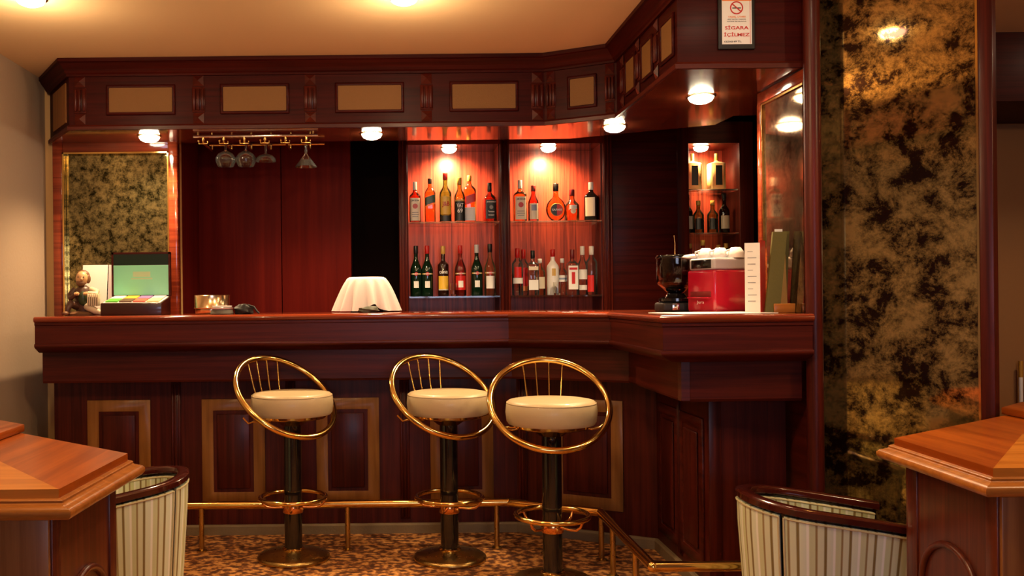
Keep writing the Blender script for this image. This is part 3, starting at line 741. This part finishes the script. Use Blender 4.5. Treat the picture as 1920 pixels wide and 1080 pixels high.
fl = bottle('round flat orange liqueur flask with two-tone disc label', .996, YB, ZU, .233, R_, 'amber', 'cap_black', 2.2, nr=.25, capz=.80, ratio=.5, shape=flat, group=GU)
V = [(.037*math.cos(2*PI*k/28), -.033, .070+.037*math.sin(2*PI*k/28)) for k in range(28)]
d_ = obj('disc_label', join((V, [tuple(range(28))]), ([(v[0], v[1]+.003, v[2]) for v in V], [tuple(range(27,-1,-1))])), 'label_red', fl)
obj('disc_label', ([(0,-.0335,.107)] + [(.036*math.cos(PI/2+PI*k/16), -.0335, .070+.036*math.sin(PI/2+PI*k/16)) for k in range(17)], [(0,k,k+1) for k in range(1,17)]), 'label_black', fl)
obj('disc_rim', [xf((lambda q: q)(ring(.038, .0022, 0, 32, 6)), (0,-.033,.070), (PI/2,0,0))][0], 'cap_gold', fl, smooth=True)
obj('lettering', xf(text('SAFARI', .013, .058, bold=.02), (0,-.0345,.070)), 'ink_white', fl)
bottle('squat amber brandy bottle with small oval label and dark red cap', 1.100, YB+.03, ZU, .200, .045, 'amber', 'cap_maroon', 2.2, .48, .72, .34, .80, ((.38,.50,.5,'label_white'),), (('o',.32,.017,0,'label_cream'),), group=GU)
bottle('black liqueur bottle with cream label and white cap, far right upper shelf', 1.212, YB, ZU, .239, .040, 'black_glass', 'cap_white', 4, .62, .78, .34, .80, ((.12,.60,.72,'label_cream'),), group=GU, rz=-.35)

mart = lambda capm, logo='ink_orange': dict(lab=((.43,.455,.85,'ink_gold'),(.17,.30,.42,'label_white')), words=(('o',.442,.011,0,'ink_red'),('MARTINI',.442,.008,.62,'ink_white')))
ve = [(.133,'dark_green_glass','cap_black','dark green vermouth bottle with black cap, far left lower shelf',.311), (.202,'dark_green_glass','cap_red','dark green vermouth bottle with red cap, second on lower shelf',.311),
      (.405,'deep_amber','cap_red','rose vermouth bottle with red label and red cap beside small tumbler',.311), (.506,'dark_green_glass','cap_silver','dark green vermouth bottle with silver topped cap, fifth on lower shelf',.314), (.587,'pale_gold','cap_black','pale vermouth bottle with white label and black cap by the pilaster',.318)]
for X, m, c, lb, H in ve:
    d = mart(c)
    if m == 'deep_amber': d['lab'] = ((.12,.40,.84,'label_red'),) + d['lab']
    if m == 'pale_gold': d['lab'] = ((.14,.38,.7,'label_white'),(.43,.455,.85,'ink_gold'))
    bottle(lb, X, YB, ZL, H, .036, m, c, 2, .50, .78, .34, .84, group=GL, **d)
bottle('dark aperitif bottle with white name, yellow label and gold cap', .300, YB, ZL, .308, .034, 'dark_brown_glass', 'cap_gold', 2, .62, .72, .36, .84, ((.14,.40,.86,'label_yellow'),(.12,.135,.86,'ink_white')), (('CAMPARI',.475,.017,.72,'ink_white'),), group=GL)
bottle('clear vodka bottle with red shield label and red cap, front left', .752, YB-.03, ZL, .288, .034, 'clear_liquid', 'cap_red', 2, .66, .80, .36, .80, ((.38,.60,.62,'label_red'),(.25,.37,.86,'label_white')), group=GL)
bottle('clear vodka bottle with red label and red cap, second in right bay', .800, YB+.05, ZL, .285, .032, 'clear_liquid', 'cap_red', 2, .66, .80, .36, .80, ((.20,.60,.8,'label_red'),(.10,.2,.6,'ink_orange')), group=GL)
bottle('clear gin bottle with tall white label and black cap', .850, YB, ZL, .275, .036, 'clear_liquid', 'cap_black', 5, .66, .78, .32, .82, ((.12,.34,.8,'label_white'),(.56,.64,.8,'label_cream')), group=GL)
bottle('short pale rum bottle with silver cap behind gin bottle', .903, YB+.06, ZL, .226, .034, 'pale_gold', 'cap_silver', 2, .62, .82, .34, .88, ((.18,.5,.8,'label_cream'),), group=GL)
bottle('opaque white rum bottle with red cap behind small tumbler', .978, YB+.03, ZL, .282, .038, 'white_frost', 'cap_red', 2, .60, .78, .34, .84, ((.42,.58,.30,'ink_gold'),), group=GL)
bottle('short clear spirit bottle with blue white label and silver cap', 1.040, YB+.05, ZL, .226, .029, 'clear_liquid', 'cap_silver', 2, .58, .78, .38, .88, ((.36,.54,.86,'label_white'),(.42,.47,.86,'label_blue')), group=GL)
bottle('square gin bottle with white label, red emblem and dark cap', 1.089, YB-.02, ZL, .278, .035, 'clear_liquid', 'cap_maroon', 5, .66, .78, .34, .80, ((.12,.64,.84,'label_white'),(.24,.50,.30,'ink_red'),(.55,.60,.7,'ink_red')), group=GL)
bottle('slim clear vodka bottle with white label and white cap', 1.155, YB, ZL, .298, .029, 'clear_liquid', 'cap_white', 2, .60, .78, .42, .82, ((.32,.52,.86,'label_white'),(.10,.2,.8,'label_white')), group=GL)
bottle('clear vodka bottle with red panel and white cap, far right lower shelf', 1.211, YB, ZL, .298, .035, 'clear_liquid', 'cap_white', 2, .66, .80, .38, .82, ((.06,.40,.55,'label_red'),), group=GL, rz=-.4)
def tumbler(label, x, y, z, H, R):
    P = [(R*.82,.0),(R,H),(R*.93,H),(R*.76,H*.14),(.002,H*.12)]
    o = obj('tumbler', lathe(P, 22), 'clear', smooth=True, loc=(x, y, z)); tag(o, label, 'glass', 'small tumblers on the lower glass shelf')
tumbler('small clear tumbler between two vermouth bottles', .358, 5.64, ZL, .079, .020)
tumbler('small clear tumbler in front of the white rum bottle', .987, 5.625, ZL, .079, .024)

GS = 'bottles in the narrow spirits cabinet'
yc = 5.80
for X, lb in ((1.872,'square pale gold bottle with dark label, left on the top cabinet shelf'), (2.022,'square pale gold bottle with dark label, right on the top cabinet shelf')):
    bottle(lb, X, yc, 1.842, .235, .049, 'gold_frost', 'cap_gold', 6, .72, .80, .20, .82, ((.14,.66,.42,'label_black'),), group=GS)
for X, m, c, H, lb, dy in ((1.838,'dark_brown_glass','cap_black',.245,'dark brown bottle with black cap, leftmost on the middle cabinet shelf',0), (1.897,'olive_glass','cap_gold',.205,'olive bottle with pale gold cap, second on the middle cabinet shelf',-.03),
                           (1.985,'olive_glass','cap_gold',.205,'olive bottle with pale gold cap, third on the middle cabinet shelf',-.03), (2.068,'dark_brown_glass','cap_black',.250,'dark brown bottle with black cap, rightmost on the middle cabinet shelf',0)):
    bottle(lb, X, yc+dy, 1.575, H, .033, m, c, 2, .55, .75, .36, .86, ((.12,.45,.8,'label_cream' if m[0] == 'd' else 'label_black'),), group=GS)
for X, H, m, lb in ((1.850,.215,'amber','amber bottle behind the grinder, leftmost on the low cabinet shelf'), (1.932,.235,'deep_amber','taller amber bottle, second on the low cabinet shelf'), (2.030,.205,'dark_brown_glass','dark bottle, third on the low cabinet shelf'), (2.078,.215,'clear_liquid','clear bottle, rightmost on the low cabinet shelf')):
    bottle(lb, X, yc, 1.30, H, .032, m, 'cap_gold', 2, .5, .78, .36, .86, ((.2,.45,.8,'label_cream'),), group=GS)

# ================================================================== GLASS RACK
gr = thing('glass_rack', 'brass hanging glass rack under the bar canopy', 'rack', (-.7,4.80,2.0), world=True)
obj('front_bar', tube([(-1.025,4.76,2.036),(-.385,4.76,2.036)], .0085, 12), 'chrome', gr, smooth=True)
obj('back_bar', tube([(-.99,5.0,2.030),(-.37,5.0,2.030)], .006, 10), 'brass', gr, smooth=True)
for k in range(6):
    x = -.975 + .1055*k
    obj('hanger', tube([(x,4.76,2.034),(x,4.76,2.006),(x,4.762,2.000),(x,4.98,1.998),(x,5.0,2.004),(x,5.0,2.028)], .0055, 8), 'brass', gr, smooth=True)
    obj('cross_hook', tube([(x-.022,4.758,2.010),(x-.022,4.758,1.998),(x+.022,4.758,1.998),(x+.022,4.758,2.010)], .0035, 8), 'brass', gr, smooth=True)
    obj('end_ball', sphere((x-.022,4.757,2.012), .006, 10, 6), 'brass', gr, smooth=True)
for k in (0, 5): obj('mount', tube([(-1.0 if k == 0 else -.41,4.76,2.036),(-1.0 if k == 0 else -.41,4.76,2.050)], .006, 8), 'brass', gr, smooth=True)
def hang(label, x, kind, tilt=0):
    if kind == 'balloon': out = [(.034,0),(.034,-.003),(.006,-.008),(.0045,-.030),(.012,-.036),(.038,-.050),(.052,-.072),(.051,-.092),(.040,-.116)]
    elif kind == 'coupe': out = [(.034,0),(.034,-.003),(.006,-.008),(.0045,-.050),(.014,-.054),(.036,-.062),(.050,-.076),(.053,-.092)]
    else: out = [(.034,0),(.034,-.003),(.006,-.008),(.0045,-.030),(.008,-.040),(.0045,-.050),(.008,-.058),(.030,-.085),(.058,-.122)]
    inn = [(max(r-.0018,.0008), z-(.0 if i else .0)) for i, (r, z) in enumerate(out) if z < (-.034 if kind == 'balloon' else -.053 if kind == 'coupe' else -.06)]
    P = out + inn[::-1] + [(.0008, inn[0][1])]
    o = obj('hanging_glass', lathe(P, 26), MT['rack_glass'] if 'rack_glass' in MT else MT.setdefault('rack_glass', thin_glass('rack_glass', (.95,.95,.95))), smooth=True, loc=(x, 4.80, 2.0015), rot=(tilt, 0, 0)); tag(o, label, 'glass', 'glasses hanging from the rack')
hang('balloon wine glass hanging leftmost from the rack', -.868, 'balloon'); hang('balloon wine glass hanging second from the rack', -.763, 'balloon')
hang('shallow coupe glass hanging third from the rack', -.660, 'coupe'); hang('conical cocktail glass hanging at the right end of the rack', -.452, 'cone')

# ================================================================== NO SMOKING SIGN
sg = thing('no_smoking_sign', 'framed white no smoking sign on the canopy end', 'sign', (1.298,3.49,2.15), world=True)
fy = 3.507
obj('frame', join(box(1.232,1.37,fy-.012,fy-.0005,2.122,2.330)), 'black_matte', sg, bevel=.003)
pl = obj('sheet', box(1.245,1.357,fy-.0145,fy-.0118,2.140,2.308), 'sign_white' if 'sign_white' in MT else pm('sign_white', (.80,.76,.74), .5), sg)
def st_(s, x, z, h, wd, m): obj('lettering', xf(text(s, h, wd, bold=.025), (x, fy-.0152, z)), m, pl)
st_('SİGARA', 1.300, 2.2035, .017, .090, 'ink_red'); st_('İÇİLMEZ', 1.300, 2.1760, .019, .097, 'ink_red')
st_('YASAL UYARI', 1.300, 2.2430, .0065, .066, 'ink_orange'); st_('4207 SAYILI YASAYA', 1.300, 2.2335, .0042, .070, 'ink_black'); st_('GÖRE BURADA', 1.300, 2.2260, .0042, .074, 'ink_black')
st_('CEZASI', 1.268, 2.1495, .0062, .033, 'ink_black'); st_('69 TL.', 1.303, 2.1500, .0065, .030, 'ink_black')
obj('prohibition_ring', xf(ring(.0225, .0024, 0, 32, 6), (1.300, fy-.0150, 2.277), (PI/2,0,0), (1,1,.3)), 'ink_red', pl, smooth=True)
obj('prohibition_bar', xf(cbox(0,0,0,.044,.0008,.0042), (1.300, fy-.0158, 2.277), (0, math.radians(42), 0)), 'ink_red', pl)
obj('cigarette', cbox(1.300, fy-.0152, 2.276, .032, .0006, .004), 'ink_black', pl)
obj('border_line', box(1.350,1.3515,fy-.0152,fy-.0146,2.142,2.303), 'ink_red', pl); obj('top_line', box(1.246,1.356,fy-.0152,fy-.0146,2.303,2.3075), 'ink_orange', pl)

# ================================================================== THINGS ON THE BAR TOP, LEFT
Z0 = TOPZ + .0005
tb = thing('tea_box', 'open dark wooden tea box with green lined lid on the bar', 'box', (-1.31,4.70,Z0), world=True)
fx0, fx1, bx0, bx1 = -1.462, -1.158, -1.462, -1.158
V = [(fx0,4.60,Z0),(fx1,4.60,Z0),(fx1,4.79,Z0),(fx0,4.79,Z0),(fx0,4.60,Z0+.060),(fx1,4.60,Z0+.060),(fx1,4.79,Z0+.092),(fx0,4.79,Z0+.092)]
obj('body', (V, box(0,1,0,1,0,1)[1]), 'tea_wood' if 'tea_wood' in MT else pm('tea_wood', (.035,.008,.005), .3, coat=.4), tb, bevel=.003)
def slope(x0, x1, a, b, h0, h1):
    za = lambda f: Z0+.060+.032*f
    y_ = lambda f: 4.60+.19*f
    return [(x0,y_(a),za(a)+h0),(x1,y_(a),za(a)+h0),(x1,y_(b),za(b)+h0),(x0,y_(b),za(b)+h0),(x0,y_(a),za(a)+h1),(x1,y_(a),za(a)+h1),(x1,y_(b),za(b)+h1),(x0,y_(b),za(b)+h1)], box(0,1,0,1,0,1)[1]
obj('divider_tray', slope(fx0+.008, fx1-.008, .04, .96, 0, .002), 'label_white', tb)
cols = [('tea_green',(.10,.42,.03)),('tea_brown',(.10,.04,.02)),('tea_red',(.55,.10,.06)),('tea_lime',(.70,.66,.30)),('tea_pale',(.78,.76,.70)),('tea_yellow',(.70,.42,.03)),('tea_violet',(.22,.12,.35)),('tea_pink',(.70,.45,.50))]
wv = (fx1-fx0-.03)/4
for k, (cn_, cc) in enumerate(cols):
    i, j = k % 4, k // 4
    obj('tea_packets', slope(fx0+.016+wv*i+.004, fx0+.016+wv*(i+1)-.004, .08+.45*j, .48+.45*j, .002, .008), pm(cn_, cc, .45), tb)
lid = obj('lid', box(fx0, fx1, 4.792, 4.812, Z0+.093, Z0+.322), 'tea_wood', tb, bevel=.002)
obj('green_lining', box(fx0+.010, fx1-.010, 4.7895, 4.793, Z0+.100, Z0+.255), pm('tea_lining', (.28,.78,.52), .35, coat=.2), lid)
obj('black_band', box(fx0+.010, fx1-.010, 4.7895, 4.793, Z0+.257, Z0+.312), pm('tea_band', (.006,.02,.012), .3), lid)
obj('gilt_mark', join(box(-1.352,-1.262,4.789,4.7896,Z0+.195,Z0+.222), box(-1.362,-1.252,4.789,4.7896,Z0+.182,Z0+.189)), pm('tea_mark', (.50,.70,.42), .4), lid)
obj('lid_edge', join(box(fx0,fx1,4.788,4.793,Z0+.312,Z0+.322), box(fx0,fx0+.010,4.788,4.793,Z0+.095,Z0+.322), box(fx1-.010,fx1,4.788,4.793,Z0+.095,Z0+.322)), 'mah_h', lid)
lf = thing('leaflet', 'white folded leaflet leaning against the olive mirror', 'leaflet', (-1.66,4.93,Z0), world=True)
def card(p0, p1, zb, zt, lean, th=.0015):
    V = []
    for dy in (0, th):
        for p, z, l in ((p0,zb,0),(p1,zb,0),(p1,zt,lean),(p0,zt,lean)): V.append((p[0], p[1]+dy+l, z))
    return V, [(0,1,2,3),(7,6,5,4),(0,4,5,1),(1,5,6,2),(2,6,7,3),(3,7,4,0)]
obj('front_page', card((-1.67,4.93),(-1.535,4.925), Z0, Z0+.265, .04), 'white', lf)
obj('back_page', card((-1.53,4.925),(-1.45,4.955), Z0, Z0+.265, .04), pm('leaflet_grey', (.42,.36,.36), .6), lf)

# seated figurine
fg = thing('figurine', 'small painted seated figurine playing an instrument on the bar', 'figurine', (-1.585,4.72,Z0), 0)
pm('fig_skin',(.58,.33,.15),.4); pm('fig_hair',(.16,.07,.03),.5); pm('fig_jacket',(.07,.028,.016),.4); pm('fig_vest',(.035,.055,.02),.4); pm('fig_cream',(.62,.50,.33),.45)
obj('base', lathe([(.085,0),(.088,.008),(.070,.020)], 24), 'fig_hair', fg, smooth=True)
obj('torso', tube([(0,.01,.02),(0,.008,.06),(0,0,.10),(-.002,-.004,.135),(-.004,-.004,.150)], [.040,.044,.046,.038,.020], 14), 'fig_jacket', fg, smooth=True)
obj('vest', sphere((.006,-.026,.09), (.026,.024,.042)), 'fig_vest', fg, smooth=True)
hd = obj('head', sphere((-.004,-.008,.188), (.031,.032,.037)), 'fig_skin', fg, smooth=True)
obj('nose', sphere((.004,-.041,.184), (.007,.008,.008), 10, 6), 'fig_skin', hd, smooth=True)
for x in (-.012,.016): obj('eye', sphere((x-.002,-.036,.194), .0035, 8, 6), 'ink_black', hd, smooth=True)
obj('beard', sphere((-.006,-.022,.164), (.024,.020,.018)), 'fig_hair', hd, smooth=True)
hh = join(sphere((-.004,.008,.200), (.034,.031,.032)), sphere((-.028,.004,.186), (.012,.022,.024)), sphere((.022,.006,.186), (.012,.022,.024)))
obj('curly_hair', hh, 'fig_hair', hd, smooth=True)
obj('arm', tube([(-.040,-.004,.132),(-.062,-.022,.100),(-.050,-.050,.086),(-.018,-.060,.108)], [.017,.016,.013,.010], 10), 'fig_jacket', fg, smooth=True)
obj('arm', tube([(.038,-.004,.130),(.072,-.016,.118),(.078,-.044,.108),(.040,-.058,.112)], [.017,.016,.013,.010], 10), 'fig_cream', fg, smooth=True)
for sx, px_ in ((-1,-.012),(1,.034)):
    h_ = obj('hand', sphere((px_,-.062,.110), (.012,.009,.010), 12, 8), 'fig_skin', fg, smooth=True)
    for k in range(4): obj('finger', tube([(px_-.009+.006*k,-.066,.116),(px_-.009+.006*k,-.073,.110),(px_-.008+.006*k,-.070,.103)], .0028, 6), 'fig_skin', h_, smooth=True)
obj('leg', tube([(-.022,-.01,.045),(-.048,-.055,.060),(-.055,-.075,.035),(-.058,-.075,.010)], [.022,.020,.015,.012], 10), 'fig_jacket', fg, smooth=True)
obj('leg', tube([(.022,-.01,.045),(.050,-.055,.038),(.082,-.065,.022),(.105,-.066,.014)], [.022,.020,.017,.013], 10), 'fig_cream', fg, smooth=True)
obj('shoe', sphere((-.060,-.088,.012), (.016,.024,.012)), 'fig_hair', fg, smooth=True); obj('shoe', sphere((.112,-.070,.013), (.018,.016,.013)), 'fig_cream', fg, smooth=True)
obj('squeeze_box', join(*[cbox(.046+.010*k,-.062,.078,.006,.034,.062-.004*(k%2)) for k in range(6)]), 'fig_cream', fg, bevel=.002)

ti = thing('metal_tin', 'round shiny brass tin on the bar', 'tin', (-.930,4.72,Z0))
obj('body', lathe([(.080,0),(.084,.004),(.084,.026),(.080,.028)], 40), 'tin_metal' if 'tin_metal' in MT else pm('tin_metal', (.85,.62,.36), .2, metal=1.0), ti, smooth=True)
obj('lid', lathe([(.091,.028),(.092,.031),(.089,.034),(.089,.094),(.086,.0965),(.020,.097)], 40), 'tin_metal', ti, smooth=True)
an = thing('ashtray_stack', 'two white dishes stacked on a grey stand beside the tin', 'dishes', (-.855,4.585,Z0))
obj('stand', lathe([(.055,0),(.058,.004),(.052,.022)], 28), pm('dish_grey', (.10,.09,.07), .4), an, smooth=True)
obj('dish', lathe([(.036,.022),(.052,.026),(.056,.032),(.050,.033)], 28), 'porcelain', an, smooth=True); obj('dish', lathe([(.034,.034),(.048,.037),(.050,.042),(.045,.043)], 28), 'porcelain', an, smooth=True)
bw = thing('black_pouch', 'small crumpled black pouch beside the white dishes', 'pouch', (-.748,4.60,Z0))
def lump(c, r, amp, seed, seg=20, rings=12):
    rnd = random.Random(seed); ph = [rnd.uniform(0,6.28) for _ in range(6)]
    V, F = sphere((0,0,0), 1.0, seg, rings); out = []
    for x, y, z in V:
        k = 1 + amp*(math.sin(4*x+ph[0])*math.cos(5*y+ph[1]) + .6*math.sin(7*z+ph[2]+3*x))
        out.append((c[0]+x*r[0]*k, c[1]+y*r[1]*k, max(0, c[2]+z*r[2]*k)))
    return out, F
obj('pouch_body', lump((0,0,.020), (.045,.034,.030), .16, 3), 'black_matte', bw, smooth=True)
obj('strap', tube([(.02,-.01,.045),(.05,-.015,.036),(.066,-.012,.012),(.075,-.01,.004)], .005, 8), 'black_matte', bw, smooth=True)

# draped white cloth
dc = thing('draped_cloth', 'white cloth draped over a round basket on the bar', 'cloth', (-.145,4.80,Z0))
def drape(u, v):
    a = 2*PI*u; k = v
    r = .098 + .066*((k-.3)/.7)**.8 if k > .3 else .098*k/.3
    z = .182 if k < .26 else .182 - .175*((k-.26)/.74)**1.15
    f = max(0, (k-.35)/.65)
    wob = 1 + .10*f**.6*math.sin(13*a+.7) + .05*f*math.sin(19*a+2)
    lift = .035*math.exp(-((a-4.95)/.22)**2)*f
    return (r*wob*math.cos(a), r*wob*math.sin(a)*.62, max(.001, z + lift))
V, F, UV = grid(drape, 132, 26)
obj('cloth', (V, F), 'white_cloth', dc, smooth=True)
obj('basket', lathe([(.085,.0),(.090,.16),(.082,.172),(.02,.174)], 24), 'mah_dark', dc, smooth=True).scale = (1, .6, 1)
gl = obj('dark_glove', lump((0,0,.014), (.050,.020,.016), .2, 9), pm('olive_leather', (.055,.055,.035), .6), smooth=True, loc=(-.128,4.665,Z0)); tag(gl, 'crumpled dark grey cloth in front of the draped basket', 'cloth')

# ================================================================== THINGS ON THE BAR TOP, RIGHT
mt_ = obj('bar_mat', box(-.19,.19,-.16,.16,0,.003), 'white', loc=(1.235,3.62,Z0), bevel=.001); tag(mt_, 'flat white paper mat on the bar corner', 'mat')
mt_.rotation_euler = (0,0,.12)
g = thing('coffee_grinder', 'coffee grinder with smoky bean hopper beside the red espresso machine', 'coffee grinder', (1.228,4.05,Z0))
MT['smoke_glass'] = glass('smoky_plastic', (.34,.25,.22), 1.45)
obj('base', join(cbox(0,0,.020,.150,.14,.040)), 'black_matte', g, bevel=.010, seg=3)
obj('control_plate', cbox(-.02,-.0705,.022,.030,.003,.030), 'chrome', g, bevel=.001)
obj('neck', lathe([(.062,.040),(.072,.046),(.072,.058),(.045,.066),(.036,.080)], 28), 'black', g, smooth=True)
hp_ = obj('hopper', lathe([(.030,.080),(.036,.084),(.078,.122),(.080,.128),(.080,.232),(.074,.232),(.074,.130),(.034,.092),(.004,.090)], 36), 'smoke_glass', g, smooth=True)
obj('beans', lathe([(.031,.0935),(.052,.110),(.040,.118),(.01,.122)], 24), pm('coffee_beans', (.03,.012,.006), .5, bump=1, bscale=160), hp_, smooth=True)
obj('hopper_lid', lathe([(.082,.232),(.084,.236),(.080,.246),(.02,.250)], 36), 'black', g, smooth=True)
obj('stir_rod', tube([(.005,.02,.245),(.006,.02,.30),(.002,.02,.335)], [.0035,.003,.002], 8), 'brass', g, smooth=True)
em = thing('espresso_machine', 'red espresso machine with grey top on the bar', 'coffee machine', (1.372,3.90,Z0), math.radians(-68))
pm('red_enamel', (.36,.004,.022), .22, coat=.6); pm('grey_plastic', (.36,.33,.35), .4)
mb = obj('body', cbox(.0,.0,.088,.170,.210,.176), 'red_enamel', em, bevel=.012, seg=3)
mb.location = (0,0,0)
obj('grey_top', join(cbox(0,0,.200,.158,.200,.050)), 'grey_plastic', em, bevel=.012, seg=3)
obj('window', cbox(0,-.1005,.200,.120,.003,.036), 'black', em, bevel=.001)
obj('drip_recess', cbox(0,-.1045,.074,.126,.003,.024), 'cap_maroon', em, bevel=.001)
obj('drip_lip', cbox(0,-.112,.060,.130,.020,.006), 'red_enamel', em, bevel=.002)
obj('maker_script', xf(text('Jura', .016, .045), (0,-.1062,.040)), 'ink_white', em)
for k, (x, y, lb) in enumerate(((1.325,3.94,'white cup upside down on the espresso machine, left'), (1.372,3.90,'white cup upside down on the espresso machine, middle'), (1.425,3.865,'white cup upside down on the espresso machine, right'))):
    cpp = thing('coffee_cup', lb, 'cup', (x, y, Z0+.2255), group='white cups on the espresso machine')
    obj('bowl', lathe([(.034,0),(.036,.004),(.032,.026),(.022,.040),(.018,.044),(.002,.042)], 24), 'porcelain', cpp, smooth=True)
    obj('handle', tube([(-.030,-.004,.010),(-.046,-.006,.014),(-.046,-.006,.028),(-.026,-.004,.034)], .004, 8), 'porcelain', cpp, smooth=True)
nap = obj('folded_napkin', lump((0,0,.010), (.050,.035,.012), .12, 5), 'white_cloth', smooth=True, loc=(1.275,3.985,Z0+.2255)); tag(nap, 'crumpled white napkin on the left corner of the espresso machine', 'napkin')
# menus
mc = thing('tent_menu', 'tall white and red tent menu card beside the espresso machine', 'menu', (1.36,3.60,Z0), world=True)
ym = 3.60
obj('white_leaf', card((1.362,ym),(1.413,ym-.02), Z0, Z0+.272, .0), 'white', mc)
obj('red_leaf', card((1.414,ym-.02),(1.462,ym+.05), Z0, Z0+.283, .0), 'label_red', mc)
for k in range(9):
    z = Z0+.045+.024*k
    obj('print_line', card((1.371,ym-.0045),(1.371+.026+.008*((k*7)%3)/2,ym-.0045-.0115), z, z+.0022, 0, .0008), 'ink_grey', mc)
af = thing('green_menu_stand', 'green A-shaped menu stand at the end of the bar', 'menu', (1.50,3.62,Z0), world=True)
def leaf(x0b, x1b, x0t, x1t, y0, y1, h, th=.012):
    V = [(x0b,y0,Z0),(x1b,y0,Z0),(x1t,y1,Z0+h),(x0t,y1,Z0+h),(x0b,y0+th,Z0),(x1b,y0+th,Z0),(x1t,y1+th,Z0+h),(x0t,y1+th,Z0+h)]
    return V, [(0,1,2,3),(7,6,5,4),(0,4,5,1),(1,5,6,2),(2,6,7,3),(3,7,4,0)]
pm('olive_board', (.12,.10,.022), .6, bump=.3); pm('gilt_board', (.50,.28,.07), .4, bump=.5, bscale=40)
obj('left_board', leaf(1.432,1.488,1.473,1.528,3.58,3.60,.315), 'olive_board', af)
obj('right_board', leaf(1.515,1.540,1.492,1.522,3.63,3.612,.300), 'gilt_board', af)
obj('rear_board', leaf(1.520,1.548,1.515,1.545,3.66,3.62,.318), 'olive_board', af)
obj('paper_edge', card((1.482,3.606),(1.512,3.606), Z0+.30, Z0+.325, 0), 'white', af)
obj('wooden_foot', box(1.462,1.545,3.57,3.578,Z0,Z0+.036), 'table_rim', af, bevel=.003)

# slim posts beyond the right table
for x, z1, lb in ((3.28, .83, 'taller slim white post with amber top beyond the right table'), (3.312, .74, 'shorter slim white post with amber top beyond the right table')):
    t = thing('slim_post', lb, 'post', (x, 4.86, 0), group='slim posts beyond the right table')
    obj('foot', lathe([(.014,0),(.012,.02)], 14), 'black', t, smooth=True)
    obj('shaft', lathe([(.010,.02),(.010,z1-.085)], 14), pm('post_white', (.70,.66,.66), .5), t, smooth=True)
    obj('amber_top', lathe([(.010,z1-.085),(.010,z1)], 14), pm('post_amber', (.42,.20,.02), .4), t, smooth=True)
